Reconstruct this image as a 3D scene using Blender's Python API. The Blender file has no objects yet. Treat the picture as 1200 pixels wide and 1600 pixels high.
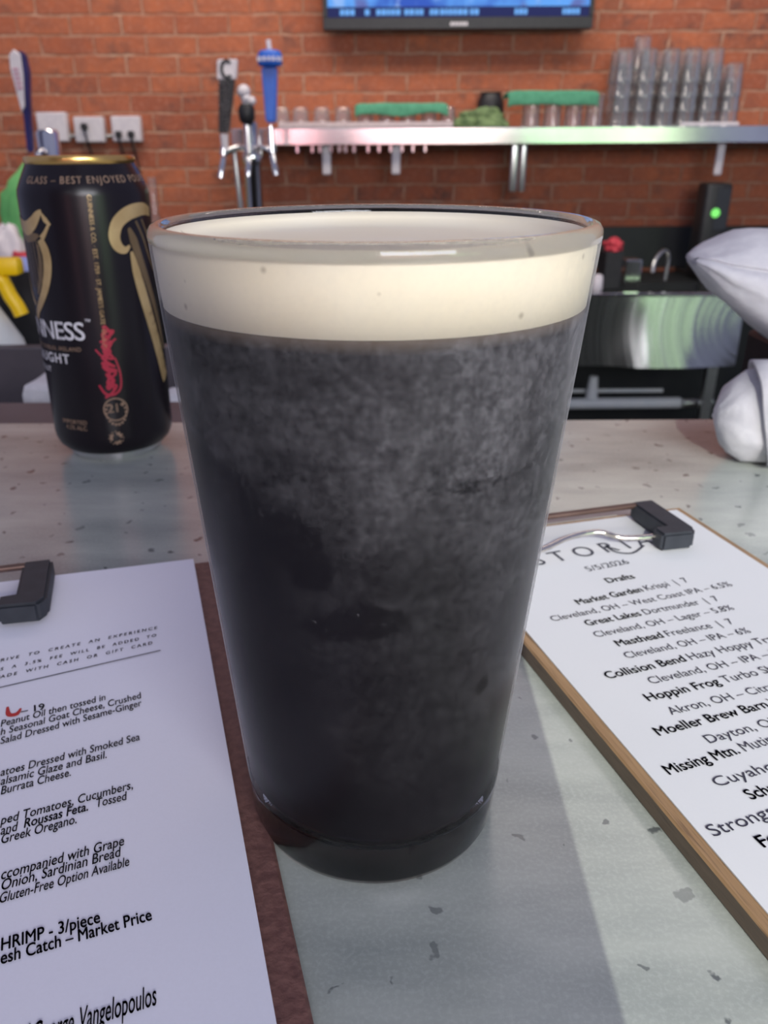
import bpy, bmesh, math, random
from mathutils import Vector, Matrix, noise
random.seed(7)
S = bpy.context.scene
C = S.collection
PI = math.pi

# ------------------------------------------------------------------ camera, world, lights, exposure
F, TH, RO, H, X0 = 1290.0, .4213, -.006, .1631, 560.0      # focal length in px, pitch, roll, height above the counter, principal column
cd = bpy.data.cameras.new('camera'); cam = bpy.data.objects.new('camera', cd); C.objects.link(cam); S.camera = cam
cd.sensor_fit = 'VERTICAL'; cd.sensor_height = 24; cd.sensor_width = 18
cd.lens = 24 * F / 1600; cd.shift_x = (600 - X0) / 1600
cd.clip_start = .01; cd.clip_end = 50
fw = Vector((0, math.cos(TH), -math.sin(TH))); up0 = Vector((0, math.sin(TH), math.cos(TH))); rt0 = Vector((1, 0, 0))
rt = rt0 * math.cos(RO) + up0 * math.sin(RO); up = up0 * math.cos(RO) - rt0 * math.sin(RO)
m = Matrix.Identity(4)
for i in range(3): m[i][0], m[i][1], m[i][2] = rt[i], up[i], -fw[i]
m[2][3] = H
cam.matrix_world = m
cd.dof.use_dof = True; cd.dof.focus_distance = .185; cd.dof.aperture_fstop = 17.0

W = bpy.data.worlds.new('world'); S.world = W; W.use_nodes = True
W.node_tree.nodes['Background'].inputs[0].default_value = (.60, .63, .96, 1)
W.node_tree.nodes['Background'].inputs[1].default_value = .38

def area(name, loc, target, sx, sy, power, col):
    l = bpy.data.lights.new(name, 'AREA'); l.shape = 'RECTANGLE'; l.size = sx; l.size_y = sy; l.energy = power; l.color = col
    o = bpy.data.objects.new(name, l); C.objects.link(o); o.location = loc
    o.rotation_euler = (Vector(target) - Vector(loc)).to_track_quat('-Z', 'Y').to_euler()
    return o
area('back_bar_downlight', (.1, 2.3, 2.2), (.1, 3.7, .5), 3.4, .5, 64, (1, .88, .76))
area('room_daylight', (.5, -2.2, 1.05), (.0, .2, .1), 2.4, 1.0, 94, (.93, .94, 1))
l = bpy.data.lights.new('shadow_edge_spot', 'SPOT'); l.energy = 330; l.color = (1, 1, .86); l.shadow_soft_size = .001; l.spot_size = math.radians(9.5); l.spot_blend = .9  # unseen lamp, added to light the counter strip beside the shadow edge
o = bpy.data.objects.new('shadow_edge_spot', l); C.objects.link(o); o.location = (-.011, -2.4, 1.55)
o.rotation_euler = (Vector((.11, .15, 0)) - o.location).to_track_quat('-Z', 'Y').to_euler()

S.view_settings.view_transform = 'Standard'; S.view_settings.look = 'None'
S.view_settings.exposure = 0.0; S.view_settings.gamma = 1.0; S.view_settings.use_curve_mapping = False

# ------------------------------------------------------------------ survey helpers: a sight line met with a plane
def ray(px, py):
    a, b = px - X0, py - 800
    c, s = math.cos(RO), math.sin(RO)
    u, v = (c*a + s*b) / F, (-s*a + c*b) / F
    return Vector((u, math.cos(TH) - v*math.sin(TH), -math.sin(TH) - v*math.cos(TH)))
def onY(px, py, Y):
    d = ray(px, py); t = Y / d.y; return Vector((d.x*t, Y, H + d.z*t))
def onZ(px, py, z):
    d = ray(px, py); t = (z - H) / d.z; return Vector((d.x*t, d.y*t, z))

# ------------------------------------------------------------------ materials
def mat(name, col, rough=.5, metal=0., **k):
    M = bpy.data.materials.new(name); M.use_nodes = True
    p = M.node_tree.nodes['Principled BSDF']
    p.inputs['Base Color'].default_value = (*col, 1); p.inputs['Roughness'].default_value = rough; p.inputs['Metallic'].default_value = metal
    for n, v in k.items(): p.inputs[n.replace('_', ' ')].default_value = v
    return M
class NT:
    def __init__(s, M): s.t = M.node_tree; s.p = s.t.nodes.get('Principled BSDF'); s.o = s.t.nodes['Material Output']
    def n(s, typ, ins=(), **k):
        q = s.t.nodes.new(typ)
        for a, v in k.items(): setattr(q, a, v)
        for key, v in (ins.items() if isinstance(ins, dict) else enumerate(ins)):
            if v is None: continue
            if isinstance(v, bpy.types.NodeSocket): s.t.links.new(v, q.inputs[key])
            else: q.inputs[key].default_value = v
        return q
    def math(s, op, a, b=None, c=None, clamp=False):
        return s.n('ShaderNodeMath', [a, b, c], operation=op, use_clamp=clamp).outputs[0]
    def mix(s, fac, a, b, blend='MIX'):
        q = s.n('ShaderNodeMix', data_type='RGBA', blend_type=blend)
        for key, v in ((0, fac), (6, a), (7, b)):
            if isinstance(v, bpy.types.NodeSocket): s.t.links.new(v, q.inputs[key])
            else: q.inputs[key].default_value = v if key == 0 else (*v, 1)
        return q.outputs[2]
    def ramp(s, fac, stops):
        q = s.n('ShaderNodeValToRGB', [fac]); e = q.color_ramp.elements
        while len(e) < len(stops): e.new(.5)
        for i, (pos, c) in enumerate(stops):
            e[i].position = pos; e[i].color = (c, c, c, 1) if isinstance(c, (int, float)) else (*c, 1)
        return q.outputs[0]
    def obj(s): return s.n('ShaderNodeTexCoord').outputs['Object']
    def noise(s, v, scale, detail=3, rough=.5): return s.n('ShaderNodeTexNoise', {'Vector': v, 'Scale': scale, 'Detail': detail, 'Roughness': rough}).outputs[0]
    def maps(s, v, sc): return s.n('ShaderNodeMapping', {'Vector': v, 'Scale': sc}).outputs[0]
    def base(s, c): s.t.links.new(c, s.p.inputs['Base Color'])
    def rough(s, c): s.t.links.new(c, s.p.inputs['Roughness'])
    def bump(s, h, strength=.3, dist=.001):
        q = s.n('ShaderNodeBump', {'Strength': strength, 'Distance': dist, 'Height': h}); s.t.links.new(q.outputs[0], s.p.inputs['Normal'])
def varied(name, c1, c2, rough=.5, scale=40, metal=0., stretch=(1, 1, 1), bump=0., **k):
    M = mat(name, c1, rough, metal, **k); t = NT(M); v = t.maps(t.obj(), stretch)
    n = t.noise(v, scale, 4); f = t.ramp(n, [(.3, 0.), (.7, 1.)])
    t.base(t.mix(f, c1, c2))
    if bump: t.bump(n, bump, .002)
    return M
def emit(name, col, strength):
    M = bpy.data.materials.new(name); M.use_nodes = True; t = NT(M)
    t.t.nodes.remove(t.p); e = t.n('ShaderNodeEmission', [(*col, 1), strength]); t.t.links.new(e.outputs[0], t.o.inputs[0]); return M

def brick_mat():
    M = mat('old_brick', (.3, .1, .06), .85); t = NT(M)
    sx = t.n('ShaderNodeSeparateXYZ', [t.obj()])
    v = t.n('ShaderNodeCombineXYZ', [sx.outputs[0], sx.outputs[2], 0.]).outputs[0]
    w = t.n('ShaderNodeTexNoise', {'Vector': v, 'Scale': 7., 'Detail': 4.}).outputs['Color']
    w = t.n('ShaderNodeVectorMath', [w, (.5, .5, .5)], operation='SUBTRACT').outputs[0]
    w = t.n('ShaderNodeVectorMath', [w, (.030, .020, 0)], operation='MULTIPLY').outputs[0]
    v2 = t.n('ShaderNodeVectorMath', [v, w], operation='ADD').outputs[0]
    b = t.n('ShaderNodeTexBrick', {'Vector': v2, 'Color1': (0, 0, 0, 1), 'Color2': (1, 1, 1, 1), 'Mortar': (.5, .5, .5, 1), 'Scale': 1., 'Mortar Size': .0060, 'Mortar Smooth': .45, 'Bias': 0., 'Brick Width': .205, 'Row Height': .0686})
    b.offset = .42
    tone = t.n('ShaderNodeSeparateColor', [b.outputs[0]]).outputs[0]
    n1 = t.noise(v, 16, 5, .65); n2 = t.noise(v, 4.5, 4, .6); n3 = t.noise(v, 60, 4, .7)
    c = t.mix(tone, (.345, .092, .043), (.48, .142, .060))
    c = t.mix(t.ramp(n1, [(.35, 0.), (.75, .75)]), c, (.24, .085, .055))
    c = t.mix(t.ramp(n3, [(.52, 0.), (.78, .6)]), c, (.58, .27, .18))
    soot = t.math('MULTIPLY', t.ramp(n2, [(.52, 0.), (.68, .8)]), t.ramp(n1, [(.42, 0.), (.6, 1.)]))
    c = t.mix(soot, c, (.10, .055, .045))
    mort = t.mix(t.ramp(n1, [(.35, 0.), (.65, 1.)]), (.27, .135, .085), (.60, .36, .24))
    mf = t.math('MULTIPLY', b.outputs[1], t.ramp(t.noise(v, 9, 3, .6), [(.32, .25), (.6, .95)]))
    t.base(t.mix(mf, c, mort))
    t.bump(t.math('ADD', t.math('MULTIPLY', b.outputs[1], -1.), t.math('MULTIPLY', n1, .8)), .7, .008)
    return M
def marble_mat():
    M = mat('counter_marble', (.5, .52, .5), .2, Specular_IOR_Level=.8); t = NT(M); v = t.obj()
    st = t.maps(v, (2.2, 7., 1.)); st = t.n('ShaderNodeMapping', {'Vector': st, 'Rotation': (0, 0, .18)}).outputs[0]
    n1 = t.noise(st, 2.6, 6, .6); n2 = t.noise(v, 28, 5, .6); n3 = t.noise(v, 900, 2)
    c = t.mix(t.ramp(n1, [(.3, 0.), (.66, 1.)]), (.21, .24, .23), (.49, .52, .48))
    c = t.mix(t.ramp(n2, [(.4, .0), (.75, .35)]), c, (.34, .37, .36))
    c = t.mix(t.math('MULTIPLY', t.ramp(n3, [(.45, 0.), (.75, 1.)]), .18), c, (.62, .64, .64))
    wv = t.n('ShaderNodeTexNoise', {'Vector': v, 'Scale': 160., 'Detail': 3.}).outputs['Color']
    wv = t.n('ShaderNodeVectorMath', [wv, (.010, .010, 0)], operation='MULTIPLY').outputs[0]
    vv = t.n('ShaderNodeVectorMath', [t.maps(v, (1, 1, .0)), wv], operation='ADD').outputs[0]
    vo = t.n('ShaderNodeTexVoronoi', {'Vector': vv, 'Scale': 82.}, voronoi_dimensions='2D')
    g = t.n('ShaderNodeSeparateColor', [vo.outputs['Color']])
    size = t.math('MULTIPLY_ADD', g.outputs[1], .13, .04)
    on = t.math('GREATER_THAN', g.outputs[0], .50)
    d = t.math('SUBTRACT', size, vo.outputs['Distance']); d = t.math('MULTIPLY', d, 22., clamp=True)
    sp = t.math('MULTIPLY', t.math('MULTIPLY', d, on), t.math('MULTIPLY_ADD', g.outputs[2], .5, .45))
    t.base(t.mix(sp, c, (.085, .095, .10)))
    t.rough(t.math('MULTIPLY_ADD', n2, .10, .17))
    return M

M_brick = brick_mat(); M_marble = marble_mat()
M_floor = varied('dark_floor', (.03, .03, .032), (.05, .045, .045), .7, 5)
M_plaster = varied('front_plaster', (.30, .28, .27), (.36, .34, .33), .8, 3)
M_black = varied('black_plastic', (.012, .012, .014), (.02, .02, .022), .45, 60)
M_rubber = varied('black_rubber', (.016, .02, .028), (.026, .03, .04), .55, 200)
M_blacklam = varied('black_laminate', (.010, .012, .014), (.02, .022, .022), .4, 8)
M_rail = varied('dark_rail', (.06, .053, .066), (.085, .075, .092), .5, 25)
M_chrome = varied('chrome', (.72, .72, .74), (.8, .8, .8), .12, 6, 1.)
M_wire = varied('clip_wire', (.72, .66, .58), (.8, .76, .7), .15, 60, 1.)
M_steel = varied('brushed_steel', (.50, .52, .50), (.66, .67, .65), .30, 30, 1., (1, 1, 14))
M_shelf = varied('shelf_steel', (.80, .80, .80), (.9, .9, .9), .14, 9, 1., (1, 1, 1))
M_white = varied('white_plastic', (.62, .58, .62), (.72, .68, .70), .4, 40)
M_pvc = varied('pvc', (.62, .66, .68), (.7, .72, .72), .4, 20)
M_green = varied('green_towel', (.075, .29, .165), (.105, .36, .215), .9, 60, 0, (1, 1, 1), .4)
M_greendark = varied('green_cloth', (.09, .15, .06), (.25, .35, .15), .85, 30, 0, (1, 1, 1), .4)
M_limegreen = varied('lime_cloth', (.10, .42, .12), (.20, .55, .18), .85, 12, 0, (1, 1, 1), .3)
M_linen = varied('white_linen', (.56, .56, .60), (.63, .63, .66), .85, 160, 0, (1, 1, 1), .25)
M_yellow = varied('yellow_plastic', (.88, .55, .0), (.95, .64, .01), .4, 20)
M_red = varied('red_cloth', (.45, .03, .05), (.62, .06, .08), .7, 60)
M_blue = varied('blue_handle', (.02, .11, .52), (.03, .15, .62), .35, 20)
M_navy = varied('navy_handle', (.02, .02, .10), (.035, .03, .14), .3, 20)
M_lilac = varied('lilac_plastic', (.22, .27, .60), (.30, .34, .68), .4, 20)
M_ink = mat('menu_ink', (.028, .028, .05), .7)
M_inklight = mat('menu_ink_grey', (.055, .06, .085), .7)
M_redink = mat('pepper_ink', (.45, .03, .03), .7)

def paper_mat(name, c1, c2):
    M = mat(name, c1, .75); t = NT(M); v = t.obj(); n = t.noise(v, 9, 3); g = t.noise(v, 1400, 2)
    c = t.mix(t.ramp(n, [(.35, 0.), (.7, 1.)]), c1, c2); t.base(t.mix(t.math('MULTIPLY', g, .12), c, (.5, .5, .55))); t.bump(n, .12, .004); return M
M_paperL = paper_mat('menu_paper', (.74, .745, .86), (.78, .78, .88)); M_paperR = paper_mat('drafts_paper', (.63, .65, .69), (.67, .685, .72))
def wood_mat(name, cols, axis, rough=.5):
    M = mat(name, cols[0], rough); t = NT(M); v = t.maps(t.obj(), axis); n = t.noise(v, 9, 6, .65); n2 = t.noise(v, 45, 4)
    c = t.mix(t.ramp(n, [(.3, 0.), (.7, 1.)]), cols[0], cols[1]); t.base(t.mix(t.ramp(n2, [(.55, 0.), (.75, .8)]), c, cols[2])); t.bump(n2, .2, .0006); return M
M_oak = wood_mat('oak_board', [(.25, .150, .075), (.35, .225, .12), (.10, .06, .035)], (34, 1.6, 34))
M_oakedge = wood_mat('oak_edge', [(.10, .075, .055), (.15, .11, .08), (.06, .045, .035)], (30, 2, 30), .6)
M_hinge = varied('bronze_rod', (.10, .06, .05), (.16, .10, .085), .4, 60, .6)
M_hard = varied('hardboard', (.115, .050, .045), (.18, .085, .072), .6, 420, 0, (1, 1, 1), .3)

def glass_mat():            # clear bar glass seen far off: thin walls
    M = bpy.data.materials.new('clear_tumbler'); M.use_nodes = True; t = NT(M); t.t.nodes.remove(t.p)
    tr = t.n('ShaderNodeBsdfTransparent', [(.965, .97, .97, 1)]); gl = t.n('ShaderNodeBsdfGlossy', {'Color': (1, 1, 1, 1), 'Roughness': .06})
    f = t.math('MULTIPLY_ADD', t.n('ShaderNodeFresnel', {'IOR': 1.40}).outputs[0], .65, .03)
    m0 = t.n('ShaderNodeMixShader', [.07, tr.outputs[0], t.n('ShaderNodeBsdfDiffuse', [(.8, .8, .82, 1)]).outputs[0]])
    mx = t.n('ShaderNodeMixShader', [f, m0.outputs[0], gl.outputs[0]]); t.t.links.new(mx.outputs[0], t.o.inputs[0]); return M
M_tumbler = glass_mat()

# condensation on the pint glass: frost that thins where fingers wiped it, with shade painted in at lower left
SPOTS = [(446,842,58,44), (484,886,42,34), (575,968,66,30), (520,980,50,20), (330,770,50,80), (365,850,50,90), (748,1066,9,13)]
GC = Vector((.0035, .1759, 0))
def glass_uv(px, py):
    R = .040
    for _ in range(6):
        d = ray(px, py); A = d.x**2 + d.y**2; B = -2*(d.x*GC.x + d.y*GC.y); K = GC.x**2 + GC.y**2 - R*R
        D = max(B*B - 4*A*K, 0); tt = (-B - math.sqrt(D)) / 2 / A; p = d*tt; z = p.z + H; R = .0306 + (.0445 - .0306)*z/.149
    return math.atan2(p.x - GC.x, -(p.y - GC.y)), z
def clear_glass():
    M = bpy.data.materials.new('pint_rim_glass'); M.use_nodes = True; p = M.node_tree.nodes['Principled BSDF']
    p.inputs['Transmission Weight'].default_value = 1; p.inputs['IOR'].default_value = 1.48; p.inputs['Roughness'].default_value = .05; t = NT(M); t.bump(t.noise(t.obj(), 300, 4, .6), .08, .0006); return M
def frost_glass():
    M = bpy.data.materials.new('frosted_pint'); M.use_nodes = True; t = NT(M); t.t.nodes.remove(t.p)
    v = t.obj(); s = t.n('ShaderNodeSeparateXYZ', [v]); u = t.math('ARCTAN2', s.outputs[0], t.math('MULTIPLY', s.outputs[1], -1.)); z = s.outputs[2]
    nb = t.noise(v, 42, 7, .68); nf = t.noise(v, 520, 4, .7); nm = t.noise(v, 260, 6, .72)
    nx = t.math('MULTIPLY_ADD', nm, 1.8, -.9)
    wiped = None
    for (px, py, a, b) in SPOTS:
        u0, z0 = glass_uv(px, py); u1, _ = glass_uv(px + 10, py); _, z1 = glass_uv(px, py + 10)
        au, bz = abs(u1 - u0)*a/10, abs(z1 - z0)*b/10
        du = t.math('DIVIDE', t.math('SUBTRACT', u, u0), au); dz = t.math('DIVIDE', t.math('SUBTRACT', z, z0), bz)
        r = t.math('ADD', t.math('MULTIPLY', du, du), t.math('MULTIPLY', dz, dz))
        k = t.math('MULTIPLY', t.math('SUBTRACT', 1.1, t.math('ADD', r, nx)), 2.2, clamp=True)
        wiped = k if wiped is None else t.math('MAXIMUM', wiped, k)
    _, zc = glass_uv(620, 765); bandz = t.math('SUBTRACT', 1., t.math('ABSOLUTE', t.math('DIVIDE', t.math('SUBTRACT', z, zc), .0075)), clamp=True)
    patch = t.math('MULTIPLY', t.math('SUBTRACT', t.noise(t.maps(v, (1, 1, 1.6)), 135, 6, .72), t.math('MULTIPLY_ADD', bandz, -.17, .68)), 9., clamp=True)
    wiped = t.math('MAXIMUM', wiped, t.math('MULTIPLY', patch, t.math('GREATER_THAN', bandz, 0.)))
    streak = t.noise(t.maps(v, (1, 1, .12)), 120, 4, .6); band = t.noise(t.maps(v, (.35, .35, 2.2)), 60, 5, .65)
    zz = t.math('MULTIPLY_ADD', nb, .05, t.math('SUBTRACT', z, .025))
    hi = t.n('ShaderNodeMapRange', [zz, .086, .112, 0., 1.]); hi.interpolation_type = 'SMOOTHSTEP'; hi = hi.outputs[0]
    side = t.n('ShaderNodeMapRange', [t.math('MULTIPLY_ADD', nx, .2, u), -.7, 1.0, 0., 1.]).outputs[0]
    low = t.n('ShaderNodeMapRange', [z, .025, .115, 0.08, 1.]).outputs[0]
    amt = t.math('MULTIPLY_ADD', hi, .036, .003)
    amt = t.math('MULTIPLY_ADD', t.math('MULTIPLY', side, low), .058, amt)  # side and height grading also paints shade: lighter upper right, darker lower left
    for n_, m_, a_ in ((nb, 2.2, -.10), (nm, 1.8, .10), (nf, 1.6, .2), (streak, 1.0, .5), (band, 1.4, .3)):
        amt = t.math('MULTIPLY', amt, t.math('MULTIPLY_ADD', n_, m_, a_))
    amt = t.math('MULTIPLY', amt, t.math('SUBTRACT', 1., t.math('MULTIPLY', wiped, .75)))
    drop = t.math('MULTIPLY', t.math('GREATER_THAN', nf, .66), t.math('MULTIPLY', wiped, .07))
    rim = t.n('ShaderNodeMapRange', [z, .1335, .1345, 1., .45]).outputs[0]
    amt = t.math('MULTIPLY', t.math('ADD', amt, drop), rim, clamp=True)
    tr = t.n('ShaderNodeBsdfTransparent', [(.97, .97, .97, 1)]); gl = t.n('ShaderNodeBsdfGlossy', {'Color': (1, 1, 1, 1), 'Roughness': t.math('MULTIPLY_ADD', nb, .35, .18)})
    bp = t.n('ShaderNodeBump', {'Strength': .12, 'Distance': .0004, 'Height': nf}); t.t.links.new(bp.outputs[0], gl.inputs['Normal'])
    fr = t.n('ShaderNodeFresnel', {'IOR': 1.30}).outputs[0]
    m1 = t.n('ShaderNodeMixShader', [t.math('MULTIPLY', fr, .5), tr.outputs[0], gl.outputs[0]])
    df = t.n('ShaderNodeBsdfDiffuse', [(.80, .79, .83, 1)])
    mx = t.n('ShaderNodeMixShader', [amt, m1.outputs[0], df.outputs[0]]); t.t.links.new(mx.outputs[0], t.o.inputs[0]); return M
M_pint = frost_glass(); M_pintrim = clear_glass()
def foam_mat():
    M = mat('stout_foam', (.84, .74, .54), .6); t = NT(M); v = t.obj()
    t.p.inputs['Subsurface Weight'].default_value = .0
    sp = t.n('ShaderNodeSeparateXYZ', [v]); uu = t.math('MULTIPLY', t.math('ARCTAN2', sp.outputs[0], t.math('MULTIPLY', sp.outputs[1], -1.)), .042)
    vo = t.n('ShaderNodeTexVoronoi', {'Vector': t.n('ShaderNodeCombineXYZ', [uu, sp.outputs[2], 0.]).outputs[0], 'Scale': 115.}, voronoi_dimensions='2D'); g = t.n('ShaderNodeSeparateColor', [vo.outputs['Color']])
    on = t.math('GREATER_THAN', g.outputs[0], .62); d = t.math('MULTIPLY', t.math('SUBTRACT', t.math('MULTIPLY_ADD', g.outputs[1], .09, .03), vo.outputs['Distance']), 14., clamp=True)
    c = t.mix(t.ramp(t.noise(v, 30, 3), [(.3, 0.), (.7, 1.)]), (.95, .86, .64), (.97, .90, .72))
    t.base(t.mix(t.math('MULTIPLY', t.math('MULTIPLY', d, on), .55), c, (.36, .29, .19))); return M
M_foam = foam_mat()
M_stout = mat('stout', (.005, .004, .006), .3, Specular_IOR_Level=.08); t = NT(M_stout); v = t.obj(); z_ = t.n('ShaderNodeSeparateXYZ', [v]).outputs[2]
t.base(t.mix(t.n('ShaderNodeMapRange', [t.math('MULTIPLY_ADD', t.noise(v, 60, 3), .0012, z_), .1318, .1343, 0., 1.]).outputs[0], (.005, .004, .006), (.13, .10, .075)))
M_can = varied('can_black', (.006, .0045, .007), (.010, .007, .011), .27, 3, Specular_IOR_Level=.35)
M_canrim = varied('can_gold_rim', (.78, .46, .13), (.88, .58, .22), .28, 30, 1.)
M_canbase = varied('can_aluminium', (.75, .76, .8), (.82, .82, .86), .25, 20, 1.)
M_gold = varied('can_gold_print', (.42, .29, .13), (.55, .40, .20), .35, 90, .35)
M_golddark = varied('can_bronze_print', (.14, .095, .05), (.19, .13, .07), .4, 60, .3)
M_canwhite = mat('can_white_print', (.72, .72, .78), .35)
M_canred = mat('can_red_print', (.42, .018, .05), .35)
M_canfaint = mat('can_faint_print', (.30, .20, .14), .4)

# ------------------------------------------------------------------ mesh helpers
def put(name, bm, M, parent=None, smooth=False, loc=None):
    me = bpy.data.meshes.new(name); bm.to_mesh(me); bm.free()
    if smooth:
        for q in me.polygons: q.use_smooth = True
        if smooth != 'all': me.set_sharp_from_angle(angle=math.radians(40))
    for q in (M if isinstance(M, (list, tuple)) else [M]): me.materials.append(q)
    o = bpy.data.objects.new(name, me); C.objects.link(o)
    if parent: o.parent = parent
    if loc is not None: o.location = loc
    return o
def tag(o, label, cat, group=None):
    o['label'] = label; o['category'] = cat
    if group: o['group'] = group
    return o
def thing(name, loc, label, cat, group=None, rz=0):
    o = bpy.data.objects.new(name, None); C.objects.link(o); o.empty_display_size = .02; o.location = loc; o.rotation_euler = (0, 0, rz)
    return tag(o, label, cat, group)
def struct(o): o['kind'] = 'structure'; return o
def box(bm, a, b, bev=0, seg=2):
    r = bmesh.ops.create_cube(bm, size=1); vs = r['verts']
    for v in vs:
        v.co = Vector([(a[i] + b[i])/2 + v.co[i]*(b[i] - a[i]) for i in range(3)])
    if bev:
        es = list({e for v in vs for e in v.link_edges}); bmesh.ops.bevel(bm, geom=es, offset=bev, segments=seg, affect='EDGES', profile=.5)
    return bm
def boxm(a, b, bev=0, seg=2): return box(bmesh.new(), a, b, bev, seg)
def lathe(bm, prof, n=64, c=(0, 0, 0), cap0=False, cap1=False, close=False):
    rings = []
    for (r, z) in prof:
        if r < 1e-6: rings.append([bm.verts.new((c[0], c[1], c[2] + z))])
        else: rings.append([bm.verts.new((c[0] + r*math.cos(2*PI*k/n), c[1] + r*math.sin(2*PI*k/n), c[2] + z)) for k in range(n)])
    pr = list(zip(rings, rings[1:])) + ([(rings[-1], rings[0])] if close else [])
    for A, B in pr:
        for k in range(n):
            k2 = (k + 1) % n
            if len(A) == 1 and len(B) == 1: continue
            if len(A) == 1: bm.faces.new((A[0], B[k2], B[k]))
            elif len(B) == 1: bm.faces.new((A[k], A[k2], B[0]))
            else: bm.faces.new((A[k], A[k2], B[k2], B[k]))
    if cap0 and len(rings[0]) > 1: bm.faces.new(rings[0][::-1])
    if cap1 and len(rings[-1]) > 1: bm.faces.new(rings[-1])
    bmesh.ops.recalc_face_normals(bm, faces=bm.faces)
    return bm
def tube(bm, pts, r, n=12, caps=True):
    pts = [Vector(p) for p in pts]; rs = r if isinstance(r, (list, tuple)) else [r]*len(pts)
    rings = []; prev = None
    for i, p in enumerate(pts):
        d = (pts[min(i+1, len(pts)-1)] - pts[max(i-1, 0)]).normalized()
        x = prev if prev is not None else (Vector((0, 0, 1)) if abs(d.z) < .9 else Vector((1, 0, 0)))
        x = (x - d*x.dot(d)).normalized(); y = d.cross(x); prev = x
        rings.append([bm.verts.new(p + (x*math.cos(2*PI*k/n) + y*math.sin(2*PI*k/n))*rs[i]) for k in range(n)])
    for A, B in zip(rings, rings[1:]):
        for k in range(n): bm.faces.new((A[k], A[(k+1) % n], B[(k+1) % n], B[k]))
    if caps: bm.faces.new(rings[0][::-1]); bm.faces.new(rings[-1])
    bmesh.ops.recalc_face_normals(bm, faces=bm.faces)
    return bm
def prism(bm, pts, z0, z1, axis='z'):
    f = {'z': lambda p, h: (p[0], p[1], h), 'y': lambda p, h: (p[0], h, p[1])}[axis]
    A = [bm.verts.new(f(p, z0)) for p in pts]; B = [bm.verts.new(f(p, z1)) for p in pts]; n = len(pts)
    bm.faces.new(A[::-1]); bm.faces.new(B)
    for k in range(n): bm.faces.new((A[k], A[(k+1) % n], B[(k+1) % n], B[k]))
    bmesh.ops.recalc_face_normals(bm, faces=bm.faces); return bm
def smoothpath(pts, n=8):
    pts = [Vector(p) for p in pts]; out = []
    for i in range(len(pts) - 1):
        a, b, c, d = pts[max(i-1, 0)], pts[i], pts[i+1], pts[min(i+2, len(pts)-1)]
        for k in range(n):
            t = k/n; out.append(.5*((2*b) + (c - a)*t + (2*a - 5*b + 4*c - d)*t*t + (3*b - a - 3*c + d)*t**3))
    out.append(pts[-1]); return out
def text_bm(txt, size, align='LEFT', shear=0., bold=0., space=1.):
    cu = bpy.data.curves.new('t', 'FONT'); cu.body = txt; cu.size = size; cu.align_x = align; cu.shear = shear;  cu.space_character = space
    cu.resolution_u = 4
    o = bpy.data.objects.new('t', cu); C.objects.link(o); dg = bpy.context.evaluated_depsgraph_get()
    me = bpy.data.meshes.new_from_object(o.evaluated_get(dg)); bm = bmesh.new(); bm.from_mesh(me)
    C.objects.unlink(o); bpy.data.objects.remove(o); bpy.data.curves.remove(cu)
    if bold:
        for dx, dy in ((1, 0), (-1, 0), (0, .7), (0, -.7)):
            b2 = bmesh.new(); b2.from_mesh(me); b2.transform(Matrix.Translation((dx*bold*size, dy*bold*size, 0))); m2 = bpy.data.meshes.new('y'); b2.to_mesh(m2); b2.free(); bm.from_mesh(m2); bpy.data.meshes.remove(m2)
    bpy.data.meshes.remove(me)
    return bm
def merge(dst, src, mx=None):
    if mx is not None: src.transform(mx)
    me = bpy.data.meshes.new('x'); src.to_mesh(me); src.free(); dst.from_mesh(me); bpy.data.meshes.remove(me); return dst
def copy_tree(o, parent=None):
    c = o.copy(); C.objects.link(c)
    if parent: c.parent = parent
    for ch in [q for q in o.children]: copy_tree(ch, c)
    return c

# ------------------------------------------------------------------ the setting
FLOOR = -1.07
struct(put('floor', boxm((-3.2, -2.7, FLOOR - .05), (3.6, 3.85, FLOOR)), M_floor))
w = struct(put('wall_back', boxm((-3.2, 3.7, FLOOR), (3.6, 3.85, 2.4)), M_brick))
# wall behind the photographer, with openings for two added windows
bm = bmesh.new()
for a, b in (((-3.2, FLOOR), (-.95, 2.4)), ((-.95, FLOOR), (3.4, -.35)), ((-.95, 1.15), (3.4, 2.4)), ((1.5, -.35), (1.8, 1.15)), ((3.4, FLOOR), (3.6, 2.4))):
    box(bm, (a[0], -2.7, a[1]), (b[0], -2.6, b[1]))
struct(put('wall_front', bm, M_plaster))
struct(put('shadow_post_1', boxm((-.36, -.95, FLOOR), (.0262, -.80, 2.3)), M_plaster))  # unseen post, added only to cast the shadow edge across the counter
def glow_window(name, x0, x1, M):
    z0, z1 = -.35, 1.15
    w = struct(bpy.data.objects.new(name, None)); C.objects.link(w); w.location = ((x0 + x1)/2, -2.65, z0)
    hw = (x1 - x0)/2
    put('pane', boxm((-hw + .03, -.02, .03), (hw - .03, -.01, z1 - z0 - .03)), M, w)
    b = bmesh.new()
    for q in (((-hw, 0), (-hw + .04, 1.5)), ((hw - .04, 0), (hw, 1.5)), ((-hw + .04, 0), (hw - .04, .04)), ((-hw + .04, 1.46), (hw - .04, 1.5)), ((-.015, .04), (.015, 1.46))):
        box(b, (q[0][0], -.05, q[0][1]), (q[1][0], .05, q[1][1]))
    put('window_frame', b, M_black, w)
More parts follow.
